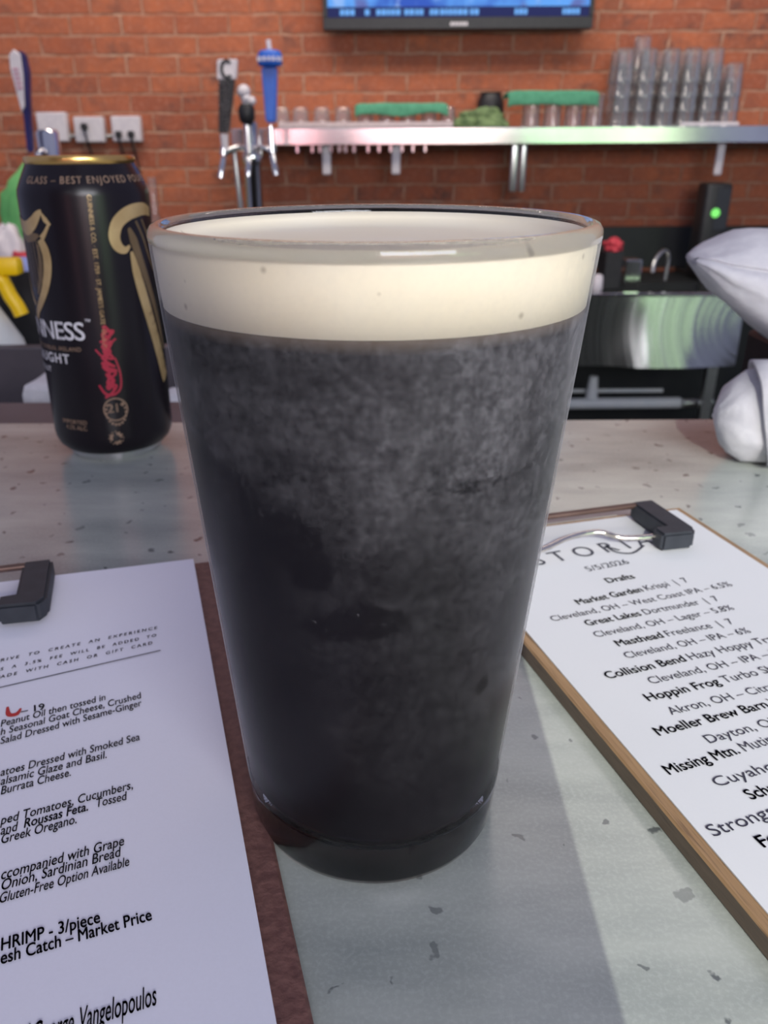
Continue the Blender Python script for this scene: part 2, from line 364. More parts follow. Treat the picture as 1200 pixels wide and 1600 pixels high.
def pane_mat(name, c1, c2, c3, st):
    M = bpy.data.materials.new(name); M.use_nodes = True; t = NT(M); t.t.nodes.remove(t.p); v = t.obj()
    n = t.noise(v, 1.7, 4, .6); n2 = t.noise(v, 6, 4, .6); x = t.n('ShaderNodeSeparateXYZ', [v]).outputs[0]
    c = t.mix(t.ramp(n, [(.35, 0.), (.6, 1.)]), c1, c2); c = t.mix(t.math('MULTIPLY', t.n('ShaderNodeMapRange', [x, -.2, .9, .15, 1.]).outputs[0], t.ramp(n2, [(.35, .3), (.6, 1.)])), c, c3)
    e = t.n('ShaderNodeEmission', [c, st]); t.t.links.new(e.outputs[0], t.o.inputs[0]); return M
glow_window('glow_window_1', -.95, 1.5, pane_mat('pink_glow', (1., .30, .36), (1., .48, .54), (.72, .62, .50), 2.4))  # unseen glowing panes, added for the pink reflections in the steel shelf
glow_window('glow_window_2', 1.8, 3.4, pane_mat('green_glow', (.26, .70, .26), (.46, .82, .42), (.80, .82, .66), 2.6))  # unseen too, added for green reflections on shelf and sink

# ------------------------------------------------------------------ bar counter
EDGE = .5085
bm = boxm((-1.7, -.22, -.04), (1.9, EDGE, 0), .003, 2)
tag(put('bar_counter', bm, M_marble), 'long polished grey green marble bar counter with dark flecks', 'counter')
struct(put('wall_bar', boxm((-1.7, .0, FLOOR), (1.9, .40, -.0402)), M_blacklam))

# ------------------------------------------------------------------ the pint of stout
GZ = .149
def Ro(z): return .0321 + (.0450 - .0321)*z/GZ
outer = [(.0, .0006), (.0270, .0006), (.0300, .0), (.0316, .0007), (Ro(.0025), .0025)] + [(Ro(z), z) for z in (.009, .0144, .02, .045, .07, .095, .12, .1424, .1460)] + \
        [(.0449, .1466), (.0448, .1478), (.0441, .1488), (.0431, .1491), (.0423, .1488), (.0418, .1478), (.0415, .1460)]
inner = [(Ro(z) - .0030, z) for z in (.14, .12, .095, .07, .045, .025, .014)] + [(.0278, .0112), (.020, .0100), (.0, .0098)]
bm = lathe(bmesh.new(), outer + inner, 128)
for f in bm.faces:
    c = f.calc_center_median(); f.material_index = 0 if .0145 < c.z < .1462 else 1
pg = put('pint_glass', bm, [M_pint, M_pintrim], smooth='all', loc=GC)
tag(pg, 'large frosted pint glass of stout standing in the middle of the bar counter', 'glass')
FB, FT = .1337, .1450                               # foam from, to
def Ri(z): return Ro(z) - .0006
st = put('stout_beer', lathe(bmesh.new(), [(0, .0094), (.020, .0096), (.0282, .0108), (.0312, .0128), (Ri(.0165), .0165)] + [(Ri(z), z) for z in (.03, .06, .09, FB)] + [(0, FB)], 96), M_stout, smooth=True, loc=GC)
tag(st, 'black stout with a cream head filling the big pint glass', 'beer')
put('foam_head', lathe(bmesh.new(), [(0, FB + .0001), (Ri(FB), FB + .0001), (Ri(.1440), .1440), (Ri(.1455) - .0001, .1455), (.0438, .1464), (.0424, .1472), (.0412, .1474), (.0402, .1462), (.0385, .1450), (.033, .1444), (.0, .1446)], 96), M_foam, st, smooth='all')

# ------------------------------------------------------------------ the can
CX, CY, CR, CH = -.142, .461, .0330, .1575
can = thing('drink_can', (CX, CY, 0), 'tall black and gold stout can standing left of the pint glass', 'can')
cprof = [(.0232, .0005), (.0240, .0), (.0250, .0006), (.0262, .003), (.0285, .0055), (.0310, .0080), (.0325, .0115), (CR, .0150), (CR, .06), (CR, .1000), (CR, .1395), (.0327, .1420), (.0312, .1455), (.0290, .1500), (.0277, .1525), (.0270, .1540)]
def cr(z):
    for (r0, z0), (r1, z1) in zip(cprof[2:], cprof[3:]):
        if z0 <= z <= z1: return r0 + (r1 - r0)*(z - z0)/(z1 - z0)
    return CR
put('body', lathe(bmesh.new(), cprof[4:], 96), M_can, can, smooth=True)
put('base', lathe(bmesh.new(), [(0, .006), (.018, .004), (.0228, .0012)] + cprof[:5], 96), M_canbase, can, smooth=True)
put('rim', lathe(bmesh.new(), [(.0270, .1540), (.0275, .1550), (.0277, .1565), (.0272, .1575), (.0264, .1574), (.0258, .1560), (.0250, .1530), (.0240, .1515), (0, .1520)], 96), M_canrim, can, smooth=True)
b = prism(bmesh.new(), [(.004*math.cos(a)*2.0, .010 + .012*math.sin(a)) for a in [2*PI*k/24 for k in range(24)]], .1524, .1534)
put('pull_tab', b, M_canbase, can)
SR = CR                                               # unrolled print: s = angle * SR, t = height
def wrap(bm, off=.00022, step=.0012):
    xs = [v.co.x for v in bm.verts]; x = min(xs)
    while x < max(xs):
        x += step
        bmesh.ops.bisect_plane(bm, geom=bm.verts[:] + bm.edges[:] + bm.faces[:], plane_co=(x, 0, 0), plane_no=(1, 0, 0))
    for v in bm.verts:
        a, z = v.co.x / SR, v.co.y; r = cr(z) + off
        v.co = Vector((r*math.sin(a), -r*math.cos(a), z))
    for f in bm.faces:
        f.normal_update()
        c = f.calc_center_median()
        if f.normal.x*c.x + f.normal.y*c.y < 0: f.normal_flip()
    return bm
def deg(a): return math.radians(a)*SR
def ctext(bm, txt, a, z, size, align='LEFT', rot=0, **k):
    t = text_bm(txt, size, align, **k); t.transform(Matrix.Translation((deg(a), z, 0)) @ Matrix.Rotation(rot, 4, 'Z')); return merge(bm, t)
def strip(bm, pts, widths, n=6):
    P = smoothpath([(p[0], p[1], 0) for p in pts], n); k = len(P)
    ws = widths if isinstance(widths, (list, tuple)) else [widths]*len(pts)
    def wd(i):
        q = i/n; j = min(int(q), len(ws)-2); return ws[j] + (ws[j+1] - ws[j])*(q - j)
    L = []
    for i, p in enumerate(P):
        d = (P[min(i+1, k-1)] - P[max(i-1, 0)]).normalized(); nn = Vector((-d.y, d.x, 0))*wd(i)/2; L.append((bm.verts.new(p + nn), bm.verts.new(p - nn)))
    for (a, b_), (c, d) in zip(L, L[1:]): bm.faces.new((a, b_, d, c))
    return bm
def D(l): return [(deg(a), z/1000) for a, z in l]
b = ctext(bmesh.new(), 'GUINNESS', 2.2, .0700, .0132, 'RIGHT', bold=.012, space=.94)
ctext(b, 'DRAUGHT', -16.5, .0572, .0072, 'RIGHT', bold=.02, space=1.15); ctext(b, 'STOUT', -42.5, .0513, .0042, 'RIGHT', bold=.01, space=1.1)
ctext(b, '\u2122', 2.6, .0783, .0035)
put('name_print', wrap(b), M_canwhite, can)
b = ctext(bmesh.new(), "ST. JAMES'S GATE, DUBLIN, IRELAND", -3.5, .0640, .0031, 'RIGHT', bold=.01, space=1.1)
put('address_print', wrap(b), M_canfaint, can)
b = ctext(bmesh.new(), 'IMPORTED', -36.5, .0238, .0034, bold=.01); ctext(b, '4.2% ALC', -32.5, .0206, .0034, bold=.01)
put('strength_print', wrap(b), M_canfaint, can)
b = ctext(bmesh.new(), 'GLASS \u2013 BEST ENJOYED POURED INTO A', -41, .1455, .0046, bold=.012, space=1.22)
put('neck_print', wrap(b), M_canfaint, can)
b = ctext(bmesh.new(), "GUINNESS & CO. \u00b7 EST. 1759 \u00b7 ST. JAMES'S GATE \u00b7 DUBLIN", 19.0, .1405, .0030, rot=-PI/2 - .02, bold=.015)
put('gold_line_print', wrap(b), M_gold, can)
# harp on the left of the front and the much larger one on the right
b = bmesh.new()
strip(b, D([(-70, 129), (-57, 125.5), (-46, 124.5), (-36, 127), (-28, 131), (-23, 133.5)]), [.004, .0065, .0070, .0060, .0040, .0008])
strip(b, D([(-23.5, 132.5), (-20, 129), (-15.5, 126.6)]), [.0006, .0028, .001]); strip(b, D([(-17, 127), (-22, 123), (-27, 120)]), [.0012, .002, .0032])
strip(b, D([(-29, 119.5), (-25.5, 115), (-24.5, 109), (-27.5, 101.5), (-34, 94), (-43, 87.5), (-51, 83), (-55, 79)]), [.0042, .0050, .0052, .0050, .0046, .0042, .0036, .0034])
strip(b, D([(-70, 103), (-66, 96), (-60, 90), (-54, 86)]), [.003, .003, .003, .002])
put('small_harp', wrap(b), M_gold, can)
b = bmesh.new()
for k in range(7):
    a = -64 + k*4.8; strip(b, D([(a, 122.5), (a + .8, 108), (a + 1, 95 - k*.0)]), .0007, 3)
strip(b, D([(-62, 120.5), (-50, 119.5), (-38, 120.5), (-30, 121.5)]), [.002, .004, .004, .001])
strip(b, D([(-33.5, 117), (-33.5, 108), (-38, 99), (-45, 92)]), [.0016, .003, .003, .0015])
put('small_harp_strings', wrap(b, .00014), M_golddark, can)
b = bmesh.new()
strip(b, D([(88, 130.5), (75, 132.3), (62, 132.0), (51, 130.3), (42, 126.5), (38, 120.5), (40.5, 115.5), (46.5, 113.6), (52, 115.5)]), [.0045, .0060, .0068, .0068, .0064, .0060, .0052, .0036, .001])
strip(b, D([(53, 112.5), (56, 103), (60, 93), (65, 82), (71, 70), (77, 58), (83, 46), (86, 42)]), [.0016, .0050, .0060, .0064, .0068, .0074, .0080, .0082], 8)
put('large_harp', wrap(b), M_gold, can)
b = bmesh.new()
strip(b, D([(53, 124), (57, 118), (62.5, 108), (69, 97), (76.5, 84), (84, 70), (90, 58)]), [.0016, .0050, .0046, .0042, .0040, .0038, .003], 8)
strip(b, D([(62, 127), (70, 118), (76, 109), (84, 101)]), .0014); strip(b, D([(70, 127.5), (78, 119), (88, 110)]), .0014)
put('large_harp_frame', wrap(b, .00014), M_golddark, can)
b = bmesh.new()
for k, ch in enumerate('EST 1759'): ctext(b, ch, 66.5 + k*2.6, .0800 - k*.0052, .0042, rot=-1.15)
put('harp_lettering', wrap(b, .0003), M_golddark, can)
# red signature running down the can
b = bmesh.new(); rr = random.Random(3); pts = []
for k in range(40):
    s = k/39; z = 75 - 33*s; w_ = 7.5*(.35 + .65*math.sin(s*7 + .6)**2)*rr.uniform(.6, 1.15)
    pts.append((19 + .6*math.sin(s*5) + w_*math.sin(k*1.9) + rr.uniform(-1, 1), z + 2.4*math.cos(k*1.7) + rr.uniform(-1, 1)))
strip(b, D(pts), .0013, 5)
strip(b, D([(9, 65), (16, 61), (24, 68), (28, 70)]), .0010); strip(b, D([(8, 46), (13, 41), (21, 40.5), (27, 44), (28, 52), (25, 60)]), [.001, .0014, .0012, .001, .0009, .0008])
strip(b, D([(18, 77), (19.5, 70), (17, 60), (19, 50), (21, 42)]), .0010)
put('red_signature', wrap(b), M_canred, can)
b = bmesh.new()
for k in range(28): pass
ring = [(20 + 10.6*math.sin(2*PI*k/40), 32 + 6.1*math.cos(2*PI*k/40)) for k in range(41)]; strip(b, D(ring), .0007, 2)
for k in range(14):
    a = -2.2 + 4.4*k/13; strip(b, D([(20 + 8.0*math.sin(a + PI), 30.4 + 6.2*math.cos(a + PI)), (20 + 9.8*math.sin(a + PI), 30.4 + 7.6*math.cos(a + PI))]), .0012, 2)
ctext(b, '21\u00b0', 20.6, .0305, .0068, 'CENTER', bold=.02)
for k in range(3):
    arc = [(17.2 + 4.6*math.sin(2*PI*k/3 + q), 15.9 + 2.7*math.cos(2*PI*k/3 + q)) for q in (.1, .6, 1.1, 1.6)]; strip(b, D(arc), [.0014, .0014, .0016, .0003], 3)
for k in range(12):
    q = 2*PI*k/12; strip(b, D([(17.2 + 5.9*math.sin(q), 15.9 + 3.4*math.cos(q)), (17.2 + 7.0*math.sin(q), 15.9 + 4.0*math.cos(q))]), .0008, 2)
put('gold_badge_print', wrap(b), M_canfaint, can)

# ------------------------------------------------------------------ clipboards and menus
def clip(parent, cx, v0, z):
    hw = .049
    b = tube(bmesh.new(), [(cx - hw + .004, v0 - .001, z + .0072), (cx + hw - .010, v0 - .001, z + .0072)], .0014)
    put('hinge_bar', b, M_hinge, parent, smooth=True)
    for s in (-1, 1):
        P = [(cx + s*hw, v0 + .001), (cx + s*hw, v0 - .030), (cx + s*(hw - .003), v0 - .034), (cx + s*(hw - .017), v0 - .033), (cx + s*(hw - .017), v0 - .025), (cx + s*(hw - .011), v0 - .0245), (cx + s*(hw - .011), v0 + .001)]
        g = prism(bmesh.new(), P[::s], z + .0006, z + .0085); bmesh.ops.bevel(g, geom=g.edges[:], offset=.0011, segments=2, affect='EDGES')
        put('grip_end', g, M_rubber, parent, smooth=True)
    W_ = [(cx + hw - .014, v0 - .0270, z + .0048), (cx + hw - .030, v0 - .0250, z + .0050), (cx + .010, v0 - .0195, z + .0064), (cx - .004, v0 - .0200, z + .006), (cx - .018, v0 - .0250, z + .005), (cx - hw + .014, v0 - .0275, z + .0045)]
    put('wire_loop', tube(bmesh.new(), smoothpath(W_, 6), .0012, 10), M_wire, parent, smooth=True)
def sheet(name, w, h, z0, th, M, nx=24, ny=40, amp=.0004, seed=0):
    bm = bmesh.new(); g = [[bm.verts.new((w*i/nx, -h*j/ny, z0 + th + amp*(noise.noise((i*.25 + seed, j*.2, seed))*.5 + .5))) for j in range(ny + 1)] for i in range(nx + 1)]
    for i in range(nx):
        for j in range(ny): bm.faces.new((g[i][j], g[i][j+1], g[i+1][j+1], g[i+1][j]))
    r = bmesh.ops.extrude_face_region(bm, geom=bm.faces[:])
    for v in [q for q in r['geom'] if isinstance(q, bmesh.types.BMVert)]: v.co.z = z0
    bmesh.ops.recalc_face_normals(bm, faces=bm.faces)
    return bm
# --- right: drafts list on an oak board
aR = math.radians(15.3); TLR = Vector((.0384, .3197, 0)); ZR = .0062
rb = thing('clipboard', TLR, 'narrow oak clipboard lying on the counter right of the pint glass', 'clipboard', rz=aR)
bm = bmesh.new(); box(bm, (-.0036, -.282, 0), (.1170, .003, ZR), .0006, 1)
for f in bm.faces: f.material_index = 1 if f.normal.z < .6 else 0
put('board', bm, [M_oak, M_oakedge], rb)
clip(rb, .0480, -.004, ZR + .0006)
rs = thing('menu_sheet', TLR + Vector((0, 0, ZR)), 'white drafts list clipped to the oak clipboard on the right', 'menu', rz=aR)
put('paper', sheet('p', .1132, .2765, .0001, .0003, M_paperR, seed=3, amp=.0002), M_paperR, rs)
ZT = ZR + .00075
Rinv = Matrix.Rotation(-aR, 4, 'Z')
def local(px, py, org, inv, z): q = inv @ (onZ(px, py, z) - Vector((org.x, org.y, 0))); return q.x, q.y
def rline(bm, parts, start, end, cap, upto=None):
    """words whose baseline runs from one sighted point to another; cap = letter size in metres"""
    x0, y0 = local(*start, TLR, Rinv, ZT); x1, y1 = local(*end, TLR, Rinv, ZT); ang = math.atan2(y1 - y0, x1 - x0); L = math.hypot(x1 - x0, y1 - y0)
    tot = bmesh.new(); x = 0
    for txt, bold in parts:
        t = text_bm(txt, 1., bold=.020 if bold else .0); mx = max((v.co.x for v in t.verts), default=.3)
        t.transform(Matrix.Translation((x, 0, 0))); merge(tot, t); x += mx + .26
    w = max(v.co.x for v in tot.verts); sx = L / w
    tot.transform(Matrix.Translation((x0, y0, ZT - ZR)) @ Matrix.Rotation(ang, 4, 'Z') @ Matrix.Diagonal((sx, cap, 1, 1)))
    return merge(bm, tot)
b = bmesh.new()
rline(b, [('Drafts', 1)], (950, 911), (994, 903), .0054)
rline(b, [('Market Garden', 1), ('Krispi  |  7', 0)], (904, 945), (1078, 909), .0054)
rline(b, [('Cleveland, OH \u2013 West Coast IPA \u2013 6.5%', 0)], (864, 971), (1146, 915), .0050)
rline(b, [('Great Lakes', 1), ('Dortmunder  |  7', 0)], (918, 978), (1126, 938), .0052)
rline(b, [('Cleveland, OH \u2013 Lager \u2013 5.8%', 0)], (932, 996), (1149, 952), .0050)
rline(b, [('Masthead', 1), ('Freelance  |  7', 0)], (966, 1010), (1149, 974), .0052)
rline(b, [('Cleveland, OH \u2013 IPA \u2013 6%', 0)], (980, 1029), (1175, 988), .0050)
rline(b, [('Collision Bend', 1), ('Hazy Hoppy Trails  |  8', 0)], (950, 1061), (1262, 990), .0053)
rline(b, [('Cleveland, OH \u2013 IPA \u2013 7.2%', 0)], (1018, 1069), (1246, 1017), .0050)
rline(b, [('Hoppin Frog', 1), ('Turbo Shandy  |  7', 0)], (1013, 1096), (1290, 1030), .0052)
rline(b, [('Akron, OH \u2013 Citrus Ale \u2013 7%', 0)], (1050, 1117), (1300, 1055), .0050)
rline(b, [('Moeller Brew Barn', 1), ('Wally  |  7', 0)], (1029, 1150), (1298, 1080), .0052)
rline(b, [('Dayton, OH \u2013 Ale \u2013 5%', 0)], (1108, 1162), (1330, 1100), .0050)
rline(b, [('Missing Mtn.', 1), ('Mutiny  |  7', 0)], (1045, 1211), (1262, 1145), .0052)
rline(b, [('Cuyahoga Falls, OH \u2013 Ale', 0)], (1121, 1230), (1420, 1140), .0050)
rline(b, [('Schnitz', 1), ('Pilsner  |  7', 0)], (1174, 1250), (1350, 1195), .0052)
rline(b, [('Strongsville, OH \u2013 Pilsner', 0)], (1115, 1308), (1440, 1196), .0054)
rline(b, [('Forest City', 1), ('Lager  |  7', 0)], (1192, 1325), (1440, 1240), .0052)
put('list_text', b, M_ink, rs)
b = bmesh.new(); rline(b, [('5/5/2026', 0)], (919, 893), (985, 880), .0056); put('date_text', b, M_inklight, rs)
b = bmesh.new(); rline(b, [('A S T O R I A', 0)], (799, 891), (1026, 849), .0125)
x0, y0 = local(985, 872, TLR, Rinv, ZT); strip_pts = [local(*q, TLR, Rinv, ZT) for q in ((946, 852), (962, 862), (988, 864), (1006, 852))]
sb = strip(bmesh.new(), strip_pts, .0011); sb.transform(Matrix.Translation((0, 0, ZT - ZR))); merge(b, sb)
put('heading_text', b, M_inklight, rs)

# --- left: food menu on a brown hardboard
aL = math.radians(14.7); TRL = Vector((-.0680, .3021, 0)); ZL = .0032; PT = .0042
OL = TRL - Matrix.Rotation(aL, 3, 'Z') @ Vector((.216, 0, 0))
lb = thing('clipboard', OL, 'wide red brown hardboard clipboard lying on the counter left of the pint glass', 'clipboard', rz=aL)
put('board', boxm((-.006, -.300, 0), (.2235, .004, ZL), .0008, 1), M_hard, lb)
clip(lb, .1135, -.003, ZL + PT)
ls = thing('menu_sheet', OL + Vector((0, 0, ZL)), 'white food menu pages clipped to the hardboard clipboard on the left', 'menu', rz=aL)
put('paper', sheet('p', .216, .279, .0001, PT - .0006, M_paperL, seed=9, amp=.0004), M_paperL, ls)
ZTL = ZL + PT; Linv = Matrix.Rotation(-aL, 4, 'Z')
def lline(bm, parts, start, end, cap, shear=.0, sp=1.):
    """right-aligned words: baseline direction from the two sighted points, ends at the second; start = where the fragment meets the photo's left edge"""
    x0, y0 = local(*start, OL, Linv, ZTL); x1, y1 = local(*end, OL, Linv, ZTL); ang = math.atan2(y1 - y0, x1 - x0); L = math.hypot(x1 - x0, y1 - y0)
    hid, vis = parts[0], parts[1]; bold = len(parts) > 2
    t = text_bm(vis, 1., bold=.020 if bold else .009, shear=shear, space=sp); w = max(v.co.x for v in t.verts); sx = L/w
    if hid:
        h = text_bm(hid, 1., 'RIGHT', bold=.020 if bold else .009, shear=shear, space=sp); h.transform(Matrix.Translation((-.05, 0, 0))); merge(t, h)
    t.transform(Matrix.Translation((x0, y0, ZTL - ZL)) @ Matrix.Rotation(ang, 4, 'Z') @ Matrix.Diagonal((sx, cap, 1, 1)))
    return merge(bm, t)
b = bmesh.new(); SH = .25
lline(b, ('', 'Peanut Oil then tossed in'), (0, 1136), (166, 1093), .0046, SH)
lline(b, ('wit', 'h Seasonal Goat Cheese, Crushed'), (0, 1149), (223, 1090), .0046, SH)
lline(b, ('', 'Salad Dressed with Sesame-Ginger'), (0, 1163), (223, 1102), .0046, SH)
put('dish_text', b, M_ink, ls); b = bmesh.new()
lline(b, ('Tom', 'atoes Dressed with Smoked Sea'), (0, 1213), (219, 1156), .0046, SH)
lline(b, ('B', 'alsamic Glaze and Basil.'), (0, 1227), (167, 1184), .0046, SH)
lline(b, ('', 'Burrata Cheese.'), (0, 1242), (111, 1212), .0046, SH)
put('dish_text', b, M_ink, ls); b = bmesh.new()
lline(b, ('Chop', 'ped Tomatoes, Cucumbers,'), (0, 1289), (208, 1232), .0046, SH)
lline(b, ('', 'and'), (0, 1305), (29, 1297), .0046, SH); lline(b, ('', 'Tossed'), (149, 1262), (200, 1249), .0046, SH)
lline(b, ('', 'Greek Oregano.'), (0, 1319), (120, 1286), .0046, SH)
put('dish_text', b, M_ink, ls); b = bmesh.new()
lline(b, ('a', 'ccompanied with Grape'), (0, 1375), (195, 1320), .0046, SH)
lline(b, ('', 'Onion, Sardinian Bread'), (0, 1392), (191, 1337), .0046, SH)
lline(b, ('', 'Gluten-Free Option Available'), (-3, 1412), (203, 1352), .0042, .3)
put('dish_text', b, M_ink, ls); b = bmesh.new()
lline(b, ('Chef George ', 'Vangelopoulos'), (122, 1610), (247, 1569), .0068, .35)
put('dish_text', b, M_ink, ls)
b = bmesh.new()
lline(b, ('', '\u2013 19', 1), (33, 1116), (70, 1108), .0046)
put('bold_text', b, M_ink, ls); b = bmesh.new()
lline(b, ('', 'Roussas Feta.', 1), (36, 1294), (138, 1266), .0046, SH)
put('bold_text', b, M_ink, ls); b = bmesh.new()
lline(b, ('S', 'HRIMP - 3/piece', 1), (0, 1486), (157, 1441), .0047); lline(b, ('Fr', 'esh Catch \u2013 Market Price', 1), (0, 1507), (238, 1437), .0046)
put('bold_text', b, M_ink, ls)
b = bmesh.new()
lline(b, ('WE ST', 'RIVE  TO  CREATE  AN  EXPERIENCE', 1), (0, 1034), (247, 982), .0025, .25, 1.45)
lline(b, ('BILL', 'S  A  3.5%  FEE  WILL  BE  ADDED  TO', 1), (0, 1048), (245, 994), .0025, .25, 1.45)
lline(b, ('M', 'ADE  WITH  CASH  OR  GIFT  CARD', 1), (0, 1060), (239, 1006), .0025, .25, 1.45)
q0 = local(-60, 1088, OL, Linv, ZTL); q1 = local(251, 1016, OL, Linv, ZTL); sb = strip(bmesh.new(), [q0, q1], .0005); sb.transform(Matrix.Translation((0, 0, ZTL - ZL))); merge(b, sb)
put('notice_text', b, M_inklight, ls)
q = local(21, 1112, OL, Linv, ZTL); sb = strip(bmesh.new(), [(q[0] - .002, q[1] + .003), (q[0] - .0012, q[1] - .001), (q[0] + .001, q[1] - .0014), (q[0] + .002, q[1] + .0012)], [.0006, .0016, .0016, .0005]); sb.transform(Matrix.Translation((0, 0, ZTL - ZL)))
put('pepper_mark', sb, M_redink, ls)

# ------------------------------------------------------------------ white linen on the right
CY0 = .463
cb = thing('napkin_caddy', (.294, .484, 0), 'black plastic caddy behind the rolled napkin at the right edge of the counter', 'caddy')
put('body', boxm((-.056, -.020, 0), (.10, .021, .058), .003, 2), M_black, cb)
put('handle', tube(bmesh.new(), [(-.034, -.0235, .020), (-.034, -.0235, .046)], .004), M_white, cb)
def linen_loft(sections, n=28, amp=.0012, seed=0.):
    """sections: x, centre y, centre z, half depth, half height, tilt"""
    bm = bmesh.new(); rings = []
    for i, (x, y, z, hy, hz, sq) in enumerate(sections):
        r = []
        for k in range(n):
            a = 2*PI*k/n; ca, sa = math.cos(a), math.sin(a)
            ca = math.copysign(abs(ca)**sq, ca); sa = math.copysign(abs(sa)**sq, sa)
            d = amp*noise.noise((x*60 + seed, ca*2.1, sa*2.1))
            r.append(bm.verts.new((x, y + (hy + d)*ca, z + (hz + d)*sa)))
        rings.append(r)
    for A, B in zip(rings, rings[1:]):
        for k in range(n): bm.faces.new((A[k], A[(k+1) % n], B[(k+1) % n], B[k]))
    bm.faces.new(rings[0][::-1]); bm.faces.new(rings[-1]); bmesh.ops.recalc_face_normals(bm, faces=bm.faces); return bm
PROF = smoothpath([(-1, -.35, 0), (-.98, .02, 0), (-.80, .20, 0), (-.84, .30, 0), (-.45, .78, 0), (.2, 1, 0), (.9, .8, 0), (1, .1, 0), (.8, -.7, 0), (.1, -1, 0), (-.65, -.92, 0), (-1, -.35, 0)], 5)[:-1]
bm = bmesh.new(); rings = []
for i in range(26):
    s_ = i/25; x = .1838 + .19*s_; e = min(1, math.sqrt(min(1, (s_ + .006)/.09)))
    top = .1055 + .0125*min(1, s_/.17)**.9 - .003*s_; bot = .1040 - .0100*e - .040*min(1, max(0, s_ - .02)/.30)**.95
    cy_, cz_, hy_, hz_ = .470 + .010*min(1, s_*4), (top + bot)/2, .005 + .032*e*min(1, .40 + s_*3), (top - bot)/2
    rings.append([bm.verts.new((x + .0015*noise.noise((q.x*3, q.y*3, 1)), cy_ + hy_*q.x + .0018*noise.noise((x*45, q.x*2, q.y*2)), cz_ + hz_*q.y + .0015*noise.noise((x*45, q.x*2, q.y*2 + 9)))) for q in PROF])
for A, B in zip(rings, rings[1:]):
    for k in range(len(A)): bm.faces.new((A[k], A[(k+1) % len(A)], B[(k+1) % len(A)], B[k]))
bm.faces.new(rings[0][::-1]); bm.faces.new(rings[-1]); bmesh.ops.recalc_face_normals(bm, faces=bm.faces)
nap = put('cloth_napkin', bm, M_linen, smooth='all')
tag(nap, 'white folded linen napkin resting on the black caddy, pointed end to the left', 'napkin')
rl = thing('rolled_napkin', (.2105, .425, 0), 'white rolled linen napkin lying on the counter in front of the black caddy', 'napkin')
sec = []
for i in range(20):
    s = i/19; x = -.0165 + .15*s; e = math.sqrt(max(.02, min(1, (s + .004)/.16)*(2 - min(1, (s + .004)/.16))))
    sec.append((x, .006 + .002*s - .004*(1 - e), .0255 + .002*(1 - e), .0235*e, .0252*e, .95))
put('inner_roll', linen_loft(sec, 44, .0026, 1.), M_linen, rl, smooth='all')
bm = bmesh.new(); rows = []
for i in range(14):
    s = i/13; r = []
    for k in range(30):
        a = -1.15 + 3.9*k/29
        x = -.004 + .016*(1 - math.sin(max(0, min(PI, (a + 1.15)/3.9*PI)))) + .125*s
        rad = .0272 + .0012*math.sin(k*.5) + .0035*(1 - s)*(k/29) + .0016*noise.noise((s*5, k*.2, 3))
        r.append(bm.verts.new((x, .006 - rad*.96*math.cos(a), .0268 + rad*math.sin(a))))
    rows.append(r)
for A, B in zip(rows, rows[1:]):
    for k in range(29): bm.faces.new((A[k], A[k+1], B[k+1], B[k]))
fl = put('outer_fold', bm, M_linen, rl, smooth='all'); md = fl.modifiers.new('thick', 'SOLIDIFY'); md.thickness = .0018; md.offset = 0

# ------------------------------------------------------------------ just behind the counter, left: rail with towels, spray bottle, bin
ra = thing('speed_rail', (-.36, .66, -.09), 'dark grey metal rail trough behind the counter under the can', 'tray')
b = bmesh.new(); box(b, (-.30, -.15, 0), (.27, .16, .008)); box(b, (-.30, .15, 0), (.27, .165, .070), .002); box(b, (-.30, -.148, 0), (.27, -.134, .081), .002); box(b, (-.30, -.134, 0), (-.29, .15, .07)); box(b, (.26, -.134, 0), (.27, .15, .07))
put('trough', b, M_rail, ra)
put('front_lip', boxm((-.30, -.150, .0815), (.27, -.092, .0855), .001), M_rail, ra)
put('stand', boxm((-.28, -.12, FLOOR + .09), (.25, .13, 0)), M_blacklam, ra)
def towel_blob(c, sx, sy, sz, seed, amp=.35, n=3):
    bm = bmesh.new(); bmesh.ops.create_icosphere(bm, subdivisions=n + 1, radius=1)
    for v in bm.verts:
        q = v.co.copy(); f = 1 + amp*noise.noise(q*1.7 + Vector((seed, 0, 0))) + amp*.5*abs(noise.noise(q*4.3 + Vector((0, seed, 0))))
        z = q.z*f; z = max(z, -.55)
        v.co = Vector((c[0] + q.x*f*sx, c[1] + q.y*f*sy, c[2] + (z + .55)*sz))
    return bm
def folded(name_, a, b_, seed, layers=3, amp=.004):
    bm = bmesh.new(); h = (b_[2] - a[2])/layers
    for k in range(layers):
        lb_ = bmesh.new(); dx = random.Random(seed + k).uniform(-.006, .006); box(lb_, (a[0] + dx, a[1], a[2] + k*h), (b_[0] + dx, b_[1], a[2] + (k + .94)*h), h*.3, 2)
        bmesh.ops.subdivide_edges(lb_, edges=lb_.edges[:], cuts=3, use_grid_fill=True)
        for v in lb_.verts: v.co.z += amp*noise.noise(v.co*22 + Vector((seed, 0, 0)))*(v.co.z - a[2])/(b_[2] - a[2]); v.co.y += amp*noise.noise(v.co*25)
        merge(bm, lb_)
    return bm
p = onY(-10, 640, .60); q = onY(72, 626, .60)
tag(put('bar_towel', folded('t', (p.x - .05, .575, -.0815), (q.x - .012, .62, -.035), 2, 2), M_linen, smooth=True), 'flat white towel in the dark rail trough, at the left edge of the photo', 'towel')
p = onY(62, 600, .66)
tag(put('bar_towel', folded('t', (p.x - .012, .63, -.0815), (p.x + .022, .70, -.008), 5, 2), M_linen, smooth=True), 'upright folded white towel in the dark rail trough, just left of the can', 'towel')
p = onY(276, 612, .62)
